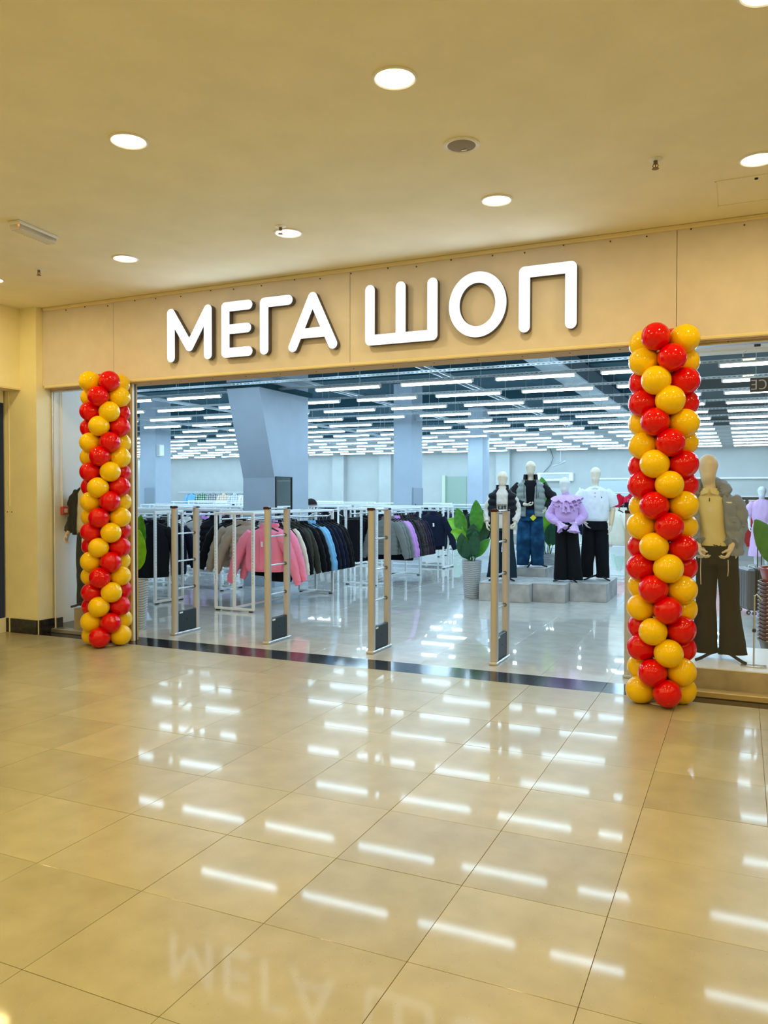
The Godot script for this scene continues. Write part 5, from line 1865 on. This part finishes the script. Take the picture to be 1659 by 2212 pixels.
func build_plants() -> void:
	var mb := MB.new()
	var rings := []
	for i in 100:
		var t := i / 99.0
		var y := 0.61 * t
		var r := lerpf(0.112, 0.158, pow(t, 0.8))
		var rg := PackedVector3Array()
		for k in 48:
			var a := TAU * k / 48
			# horizontal ribs that wave as they go round
			var w := 0.0075 * sin(y * 210.0 + 1.5 * sin(a * 4.0 + 0.8 * sin(y * 9.0)))
			rg.append(Vector3(cos(a) * (r + w), y, sin(a) * (r + w)))
		rings.append(rg)
	for e in [[0.152, 0.605], [0.146, 0.58], [0.14, 0.56]]:
		var rg := PackedVector3Array()
		for k in 48:
			var a := TAU * k / 48
			rg.append(Vector3(cos(a) * e[0], e[1], sin(a) * e[0]))
		rings.append(rg)
	mb.grid(rings, true, true, false)
	pot_mesh = mb.mesh()
	M.pot = mat(rgb(176, 180, 184), 0.5)
	for k in {"bright": 0, "mid": 0, "dark": 0}:
		var c: Color = {"bright": rgb(122, 200, 30), "mid": rgb(66, 150, 42), "dark": rgb(20, 84, 52)}[k]
		var im := noise_img(128, 0.03, 60, c.darkened(0.12), c.lightened(0.06), FastNoiseLite.TYPE_SIMPLEX_SMOOTH, 3)
		var m := tri_tex(mat(Color.WHITE, 0.4, 0.0, 0.5), tex(im), 3.0, false)
		m.backlight_enabled = true
		m.backlight = Color(0.2, 0.3, 0.08)
		M["leaf_" + k] = m
	M.leaf_stalk = mat(rgb(60, 110, 40), 0.5)
	var F := Vector3(0.25, 0.1, 1.0)
	potted_plant("tall green plant in a rippled grey pot at the podium's corner", Vector3(-3.93, 0, -12.06), 0.0, [
		[Vector3(0.05, 1.57, -0.05), Vector3(0.03, 0.02, -0.05), 0.55, 0.115, F, "mid"],
		[Vector3(-0.27, 1.44, -0.05), Vector3(-0.02, 0.1, -0.05), 0.5, 0.1, F, "mid"],
		[Vector3(-0.42, 1.26, -0.02), Vector3(0.06, 0.25, 0.0), 0.62, 0.11, Vector3(0.5, 0.4, 1.0), "bright"],
		[Vector3(-0.33, 1.05, 0.08), Vector3(0.05, 0.3, 0.03), 0.6, 0.1, Vector3(0.4, 0.2, 1.0), "bright"],
		[Vector3(0.05, 1.2, 0.06), Vector3(0.0, 0.0, 0.04), 0.3, 0.105, F, "dark"],
		[Vector3(-0.12, 1.05, 0.16), Vector3(-0.04, 0.0, 0.08), 0.44, 0.11, F, "dark"],
		[Vector3(0.11, 1.08, 0.15), Vector3(0.03, 0.0, 0.08), 0.44, 0.1, F, "dark"],
		[Vector3(0.3, 0.96, 0.02), Vector3(0.0, 0.02, 0.05), 0.4, 0.085, F, "mid"],
		[Vector3(0.2, 1.3, -0.2), Vector3(0.0, 0.1, -0.1), 0.5, 0.1, F, "dark"],
		[Vector3(-0.05, 0.95, 0.18), Vector3(0.0, 0.02, 0.06), 0.36, 0.07, F, "dark"]])
	potted_plant("tall green plant in a rippled grey pot behind the lilac blouse", Vector3(-3.17, 0.0, -14.1), 0.0, [
		[Vector3(-0.12, 1.97, 0.0), Vector3(0.05, 0.1, 0.0), 0.62, 0.13, F, "mid"],
		[Vector3(0.16, 1.6, 0.05), Vector3(-0.05, 0.1, 0.0), 0.85, 0.12, F, "bright"],
		[Vector3(0.0, 1.5, 0.1), Vector3(0.0, 0.1, 0.05), 0.8, 0.12, F, "bright"],
		[Vector3(0.2, 1.3, 0.12), Vector3(0.05, 0.1, 0.05), 0.6, 0.1, F, "dark"],
		[Vector3(-0.12, 1.25, 0.12), Vector3(-0.02, 0.1, 0.05), 0.5, 0.09, F, "bright"],
		[Vector3(0.1, 1.15, 0.16), Vector3(0.0, 0.1, 0.05), 0.45, 0.09, F, "dark"]], "rippled grey pot on a riser")
	potted_plant("big leafed plant behind the red shopping baskets", Vector3(0.62, 0, -9.15), 0.0, [
		[Vector3(-0.5, 1.4, 0.1), Vector3(0.0, 0.05, 0.05), 0.62, 0.14, Vector3(-0.4, 0.2, 1.0), "mid"],
		[Vector3(-0.3, 1.6, -0.1), Vector3(0.0, 0.1, 0.0), 0.6, 0.12, F, "mid"],
		[Vector3(0.1, 1.7, 0.0), Vector3(0.0, 0.1, 0.0), 0.6, 0.12, F, "mid"],
		[Vector3(0.3, 1.4, 0.1), Vector3(0.0, 0.1, 0.0), 0.6, 0.12, F, "dark"]])
	potted_plant("leafy plant in a rippled pot half hidden by the door post", Vector3(-6.75, 0, -7.53), 0.0, [
		[Vector3(0.05, 1.22, 0.0), Vector3(0.1, 0.0, 0.0), 0.5, 0.1, F, "bright"],
		[Vector3(-0.2, 1.3, 0.0), Vector3(-0.05, 0.0, 0.0), 0.5, 0.1, F, "mid"],
		[Vector3(0.0, 1.4, -0.1), Vector3(0.0, 0.0, 0.0), 0.5, 0.1, F, "mid"]])

func build_display() -> void:
	skin = mat(rgb(228, 212, 188), 0.45)
	podium("grey concrete podium block under the black vest mannequin", Vector3(-3.745, 0, -11.86), Vector3(-2.952, 0.285, -13.0), M.concrete, M.concrete)
	podium("grey concrete podium block under the lilac blouse mannequin", Vector3(-2.948, 0, -12.07), Vector3(-2.448, 0.285, -13.0), M.concrete, M.concrete)
	podium("grey concrete podium block under the white polo mannequin", Vector3(-2.444, 0, -12.4), Vector3(-1.884, 0.285, -13.55), M.concrete, M.concrete)
	podium("upper concrete podium block under the blue jeans mannequin", Vector3(-3.58, 0, -13.02), Vector3(-2.965, 0.43, -13.65), M.concrete, M.concrete)
	podium("low podium in the big window with a pale top", Vector3(-0.41, 0, -7.09), Vector3(3.6, 0.215, -8.2), M.podium_beige, M.white)
	podium("beige podium block in the small window", Vector3(-7.28, 0, -7.06), Vector3(-6.93, 0.285, -7.75), M.podium_beige, M.podium_beige)
	window_mannequin()
	vest_mannequin()
	puffer_mannequin()
	blouse_mannequin()
	polo_mannequin()
	dark_mannequin()
	pink_mannequin()
	build_plants()
	# fire alarm call point with its conduit on the side wall of the small window
	var c := thing("fire_call_point", "red fire alarm call point on the white side wall", "alarm", Vector3(-7.49, 1.455, -7.11))
	part(c, "box", boxmb(Vector3(0.02, 0, 0), Vector3(0.045, 0.1, 0.1), 0.008), mat(rgb(196, 24, 28), 0.35))
	part(c, "break_glass", boxmb(Vector3(0.044, 0, 0), Vector3(0.004, 0.05, 0.05), 0.001), M.white)
	var t := MB.new()
	t.tube([Vector3(0.008, 0.05, 0.02), Vector3(0.008, 1.42, 0.02)], 0.009, 8)
	part(c, "conduit", t, M.white)
	# hook stand on the window podium
	var s := thing("price_stand", "thin metal sign stand beside the mannequin's foot", "stand", Vector3(0.1, 0.215, -7.3))
	var b := MB.new()
	for q in [[Vector3(0, 0.006, 0.045), Vector3(0.19, 0.01, 0.014)], [Vector3(0, 0.006, -0.045), Vector3(0.19, 0.01, 0.014)], [Vector3(-0.09, 0.006, 0), Vector3(0.014, 0.01, 0.1)], [Vector3(0.09, 0.006, 0), Vector3(0.014, 0.01, 0.1)]]:
		b.box(q[0], q[1])
	part(s, "base_frame", b, M.alu)
	b = MB.new()
	b.tube([Vector3(0, 0.0, 0), Vector3(0, 0.6, 0)], 0.007, 8)
	part(s, "pole", b, M.alu)
	b = MB.new()
	b.tube([Vector3(0, 0.59, 0), Vector3(0.015, 0.61, 0), Vector3(0.06, 0.56, 0)], 0.006, 8)
	part(s, "hook", b, M.alu)
	b = MB.new()
	b.lathe([Vector2(0.012, 0.29), Vector2(0.016, 0.3), Vector2(0.012, 0.32)], 10)
	part(s, "clamp", b, M.black)
	build_baskets()
	build_suitcase()
	build_background()

func build_baskets() -> void:
	var mb := MB.new()
	var rings := []
	for e in [[0.0, 0.14, 0.1], [0.19, 0.185, 0.135], [0.2, 0.2, 0.15], [0.215, 0.2, 0.15], [0.215, 0.188, 0.138], [0.19, 0.178, 0.128], [0.012, 0.134, 0.094]]:
		rings.append(ring(e[0], e[1], e[2], Vector2.ZERO, 28, [], 5.0))
	mb.grid(rings)
	var shell := mb.mesh()
	mb = MB.new()
	mb.tube([Vector3(-0.17, 0.214, 0.12), Vector3(-0.1, 0.222, 0.135), Vector3(0.1, 0.222, 0.135), Vector3(0.17, 0.214, 0.12)], 0.006, 6)
	var hd := mb.mesh()
	var cols := [mat(rgb(92, 94, 92), 0.5), mat(rgb(92, 94, 92), 0.5), mat(rgb(84, 26, 38), 0.4), mat(rgb(150, 20, 40), 0.35)]
	for k in 17:
		var lab := "maroon shopping basket nested in the stack by the big window"
		if k == 0:
			lab = "grey shopping basket at the bottom of the stack"
		elif k == 16:
			lab = "red shopping basket on top of the stack"
		var o := thing("shopping_basket", lab, "basket", Vector3(0.36, 0.004 + 0.0385 * k + (0.1 if k == 16 else 0.0), -8.75), 0.25 + rng.randfn(0, 0.01), "shopping baskets stacked by the big window")
		part(o, "tub", shell, cols[0] if k == 0 else cols[3] if k == 16 else cols[2])
		part(o, "handle", hd, M.white)
		part(o, "handle", hd, M.white).rotation.y = PI

func build_suitcase() -> void:
	var o := thing("suitcase", "grey hard shell suitcase on wheels behind the big window", "suitcase", Vector3(0.13, 0, -12.2), 0.35)
	for k in 2:
		var mb := MB.new()
		mb.bbox(Vector3(-0.064 + 0.128 * k, 0.35, 0), Vector3(0.118, 0.58, 0.4), 0.03)
		for i in 4:
			mb.bbox(Vector3(-0.064 + 0.128 * k, 0.35, -0.13 + 0.087 * i), Vector3(0.126, 0.5, 0.03), 0.008)
		part(o, "shell", mb, mat(rgb(78, 78, 82) if k == 0 else rgb(34, 38, 48), 0.35))
	part(o, "zip_band", boxmb(Vector3(0, 0.35, 0), Vector3(0.014, 0.585, 0.405), 0.005), M.black)
	for x in [-0.1, 0.1]:
		for z in [-0.16, 0.16]:
			var w := MB.new()
			w.turned([Vector2(0.0001, -0.014), Vector2(0.026, -0.012), Vector2(0.03, -0.006), Vector2(0.03, 0.006), Vector2(0.026, 0.012), Vector2(0.0001, 0.014)], 18, Vector3(x, 0.03, z), Basis(Vector3.RIGHT, PI / 2))
			var wl := part(o, "wheel", w, M.black)
			var hb := MB.new()
			hb.turned([Vector2(0.0001, 0.016), Vector2(0.014, 0.015), Vector2(0.016, -0.015), Vector2(0.0001, -0.016)], 14, Vector3(x, 0.03, z), Basis(Vector3.RIGHT, PI / 2))
			part(wl, "hub", hb, M.alu)
	var h := MB.new()
	h.tube([Vector3(-0.05, 0.64, 0), Vector3(-0.045, 0.67, 0), Vector3(0.045, 0.67, 0), Vector3(0.05, 0.64, 0)], 0.009, 8)
	part(o, "carry_handle", h, M.white)
	h = MB.new()
	for z in [-0.07, 0.07]:
		h.tube([Vector3(0.1, 0.6, z), Vector3(0.1, 0.95, z)], 0.007, 8)
	h.tube([Vector3(0.1, 0.95, -0.08), Vector3(0.1, 0.95, 0.08)], 0.012, 8)
	part(o, "pull_handle", h, M.black)

func build_background() -> void:
	# split air conditioner on the back wall
	var a := thing("air_conditioner", "long white air conditioner high on the far back wall", "air conditioner", Vector3(-7.1, 2.4, -32.86))
	part(a, "case", boxmb(Vector3.ZERO, Vector3(1.5, 0.36, 0.26), 0.03), M.white)
	for k in 7:
		part(a, "louvre", boxmb(Vector3(0, -0.06 + 0.028 * k, 0.134), Vector3(1.2, 0.012, 0.012)), mat(rgb(150, 168, 172), 0.5))
	var cb := MB.new()
	cb.tube([Vector3(-7.35, 3.6, -32.9), Vector3(-7.2, 3.2, -32.9), Vector3(-7.3, 2.9, -32.9), Vector3(-7.6, 2.58, -32.9)], 0.02, 6)
	solo("power_cable", cb, mat(rgb(120, 130, 134), 0.6), "grey cable drooping to the air conditioner", "cable")
	var sp := thing("spot_lamp", "small chrome spot fixture on a drop rod by the back wall", "lamp", Vector3(-6.6, 2.9, -31.5))
	cb = MB.new()
	cb.tube([Vector3(0, 0, 0), Vector3(0, 1.545, 0)], 0.012, 6)
	part(sp, "drop_rod", cb, M.galv)
	cb = MB.new()
	cb.tube([Vector3(-0.3, -0.1, 0), Vector3(0, 0.0, 0), Vector3(0.2, 0.08, 0)], 0.04, 8)
	part(sp, "lamp_head", cb, M.alu)
	# wall racks with small clothes right of the podium, far back
	var w := thing("wall_rack", "white wall rack with red and black clothes far back", "clothes rack", Vector3(-3.0, 0, -27.0))
	for y in [0.9, 1.72]:
		var r := MB.new()
		r.tube([Vector3(-2.0, y, 0), Vector3(3.6, y, 0)], 0.015, 8)
		part(w, "rail", r, M.rack)
	for x in [-2.0, 0.8, 3.6]:
		part(w, "upright", boxmb(Vector3(x, 0.95, 0), Vector3(0.05, 1.9, 0.05), 0.005), M.rack)
	part(w, "foot_bar", boxmb(Vector3(0.8, 0.03, 0), Vector3(5.7, 0.05, 0.4), 0.005), M.rack)
	var list := ["black", "white", "cream", "red", "red", "black", "white", "navy", "black", "cream", "white", "black", "red", "stone", "black"]
	for k in list.size():
		garment("shirt", list[k], Vector3(-4.8 + 0.36 * k, 1.72, -27.0), 0.9, "small %s top on the far wall rack" % list[k], "tops on the far wall rack", {"scale": 0.8})
	for k in 10:
		var c: String = ["rose", "white", "mint", "black", "cream"][k % 5]
		garment("shirt", c, Vector3(-4.7 + 0.5 * k, 0.9, -27.0), 0.9, "small %s top on the lower far wall rail" % c, "tops on the lower far wall rail", {"scale": 0.75})
	# red shirts and a shelf seen through the big window
	var rk := thing("floor_rail", "white rail with red shirts behind the big window", "clothes rack", Vector3(0.25, 0, -19.5))
	var rr := MB.new()
	rr.tube([Vector3(-0.7, 0, 0), Vector3(-0.7, 1.3, 0), Vector3(0.5, 1.3, 0), Vector3(0.5, 0, 0)], 0.015, 8)
	part(rk, "bent_rail", rr, M.rack)
	part(rk, "base", boxmb(Vector3(-0.1, 0.015, 0), Vector3(1.4, 0.03, 0.4), 0.005), M.rack)
	for k in 3:
		garment("shirt", "red", Vector3(-0.2 + 0.1 * k, 1.3, -19.5), 0.5, "red shirt on a black hanger behind the big window", "red shirts behind the big window")
	var sh := thing("shelf_unit", "white shelves with boxes against the back of the shop", "shelf", Vector3(0.5, 0, -22.0))
	for y in [0.5, 1.0, 1.3, 1.62]:
		part(sh, "shelf_board", boxmb(Vector3(0, y, 0), Vector3(3.0, 0.03, 0.4), 0.004), M.white)
	part(sh, "back_panel", boxmb(Vector3(0, 0.9, -0.2), Vector3(3.0, 1.8, 0.02)), M.shop_wall)
	for x in [-1.5, 1.5]:
		part(sh, "side_panel", boxmb(Vector3(x, 0.9, 0), Vector3(0.03, 1.8, 0.4), 0.004), M.white)
	var bxs := [["rose", "patterned pink box on a white shelf"], ["black", "black box beside the pink one on a white shelf"], ["stone", "stone grey box on a white shelf"], ["rose", "second pink box on a white shelf"], ["black", "second black box on a white shelf"], ["cream", "cream box on a white shelf"]]
	for k in 6:
		var bx := thing("storage_box", bxs[k][1], "box", Vector3(-0.85 + 0.38 * k, 1.315, -21.95))
		part(bx, "carton", boxmb(Vector3(0, 0.1, 0), Vector3(0.3, 0.19, 0.26), 0.008), M["c_" + String(bxs[k][0])])
		part(bx, "lid", boxmb(Vector3(0, 0.205, 0), Vector3(0.31, 0.03, 0.27), 0.006), M.white)
	# over the big window: an air curtain and an added board imitating reflected letters
	var ac := thing("air_curtain", "white air curtain box over the inside of the big window", "air curtain", Vector3(-0.1, 2.93, -7.45))
	part(ac, "case", boxmb(Vector3.ZERO, Vector3(0.72, 0.1, 0.2), 0.012), M.white)
	part(ac, "control_panel", boxmb(Vector3(0.2, -0.005, 0.1), Vector3(0.05, 0.05, 0.006), 0.004), M.black)
	var cd := MB.new()
	cd.tube([Vector3(0.12, -0.05, 0.05), Vector3(0.09, -0.07, 0.05), Vector3(0.09, -0.1, 0.05)], 0.004, 6)
	part(ac, "wire", cd, M.white)
	var sg := thing("reflection_sign", "added dark board whose backward letters stand in for a window reflection", "sign", Vector3(0.22, 2.665, -8.02))
	part(sg, "board", boxmb(Vector3(0.04, 0, -0.008), Vector3(0.42, 0.13, 0.008), 0.002), mat(rgb(22, 34, 56), 0.5))
	for x in [-0.12, 0.2]:
		var wr := MB.new()
		wr.tube([Vector3(x, 0.06, -0.008), Vector3(x, 1.78, -0.008)], 0.0025, 6)
		part(sg, "wire", wr, M.galv)
	var tx := TextMesh.new()
	var fnt := SystemFont.new()
	fnt.font_names = PackedStringArray(["Droid Sans"])
	tx.font = fnt
	tx.text = "ICE"
	tx.font_size = 48
	tx.pixel_size = 0.0026
	tx.depth = 0.004
	var l := part(sg, "lettering", tx, mat(rgb(196, 204, 226), 0.5), Vector3(-0.075, 0.0, 0.0))
	l.rotation.y = PI  # turned backwards to imitate a reflection in the window glass

func build_more() -> void:
	build_racks()
	build_display()
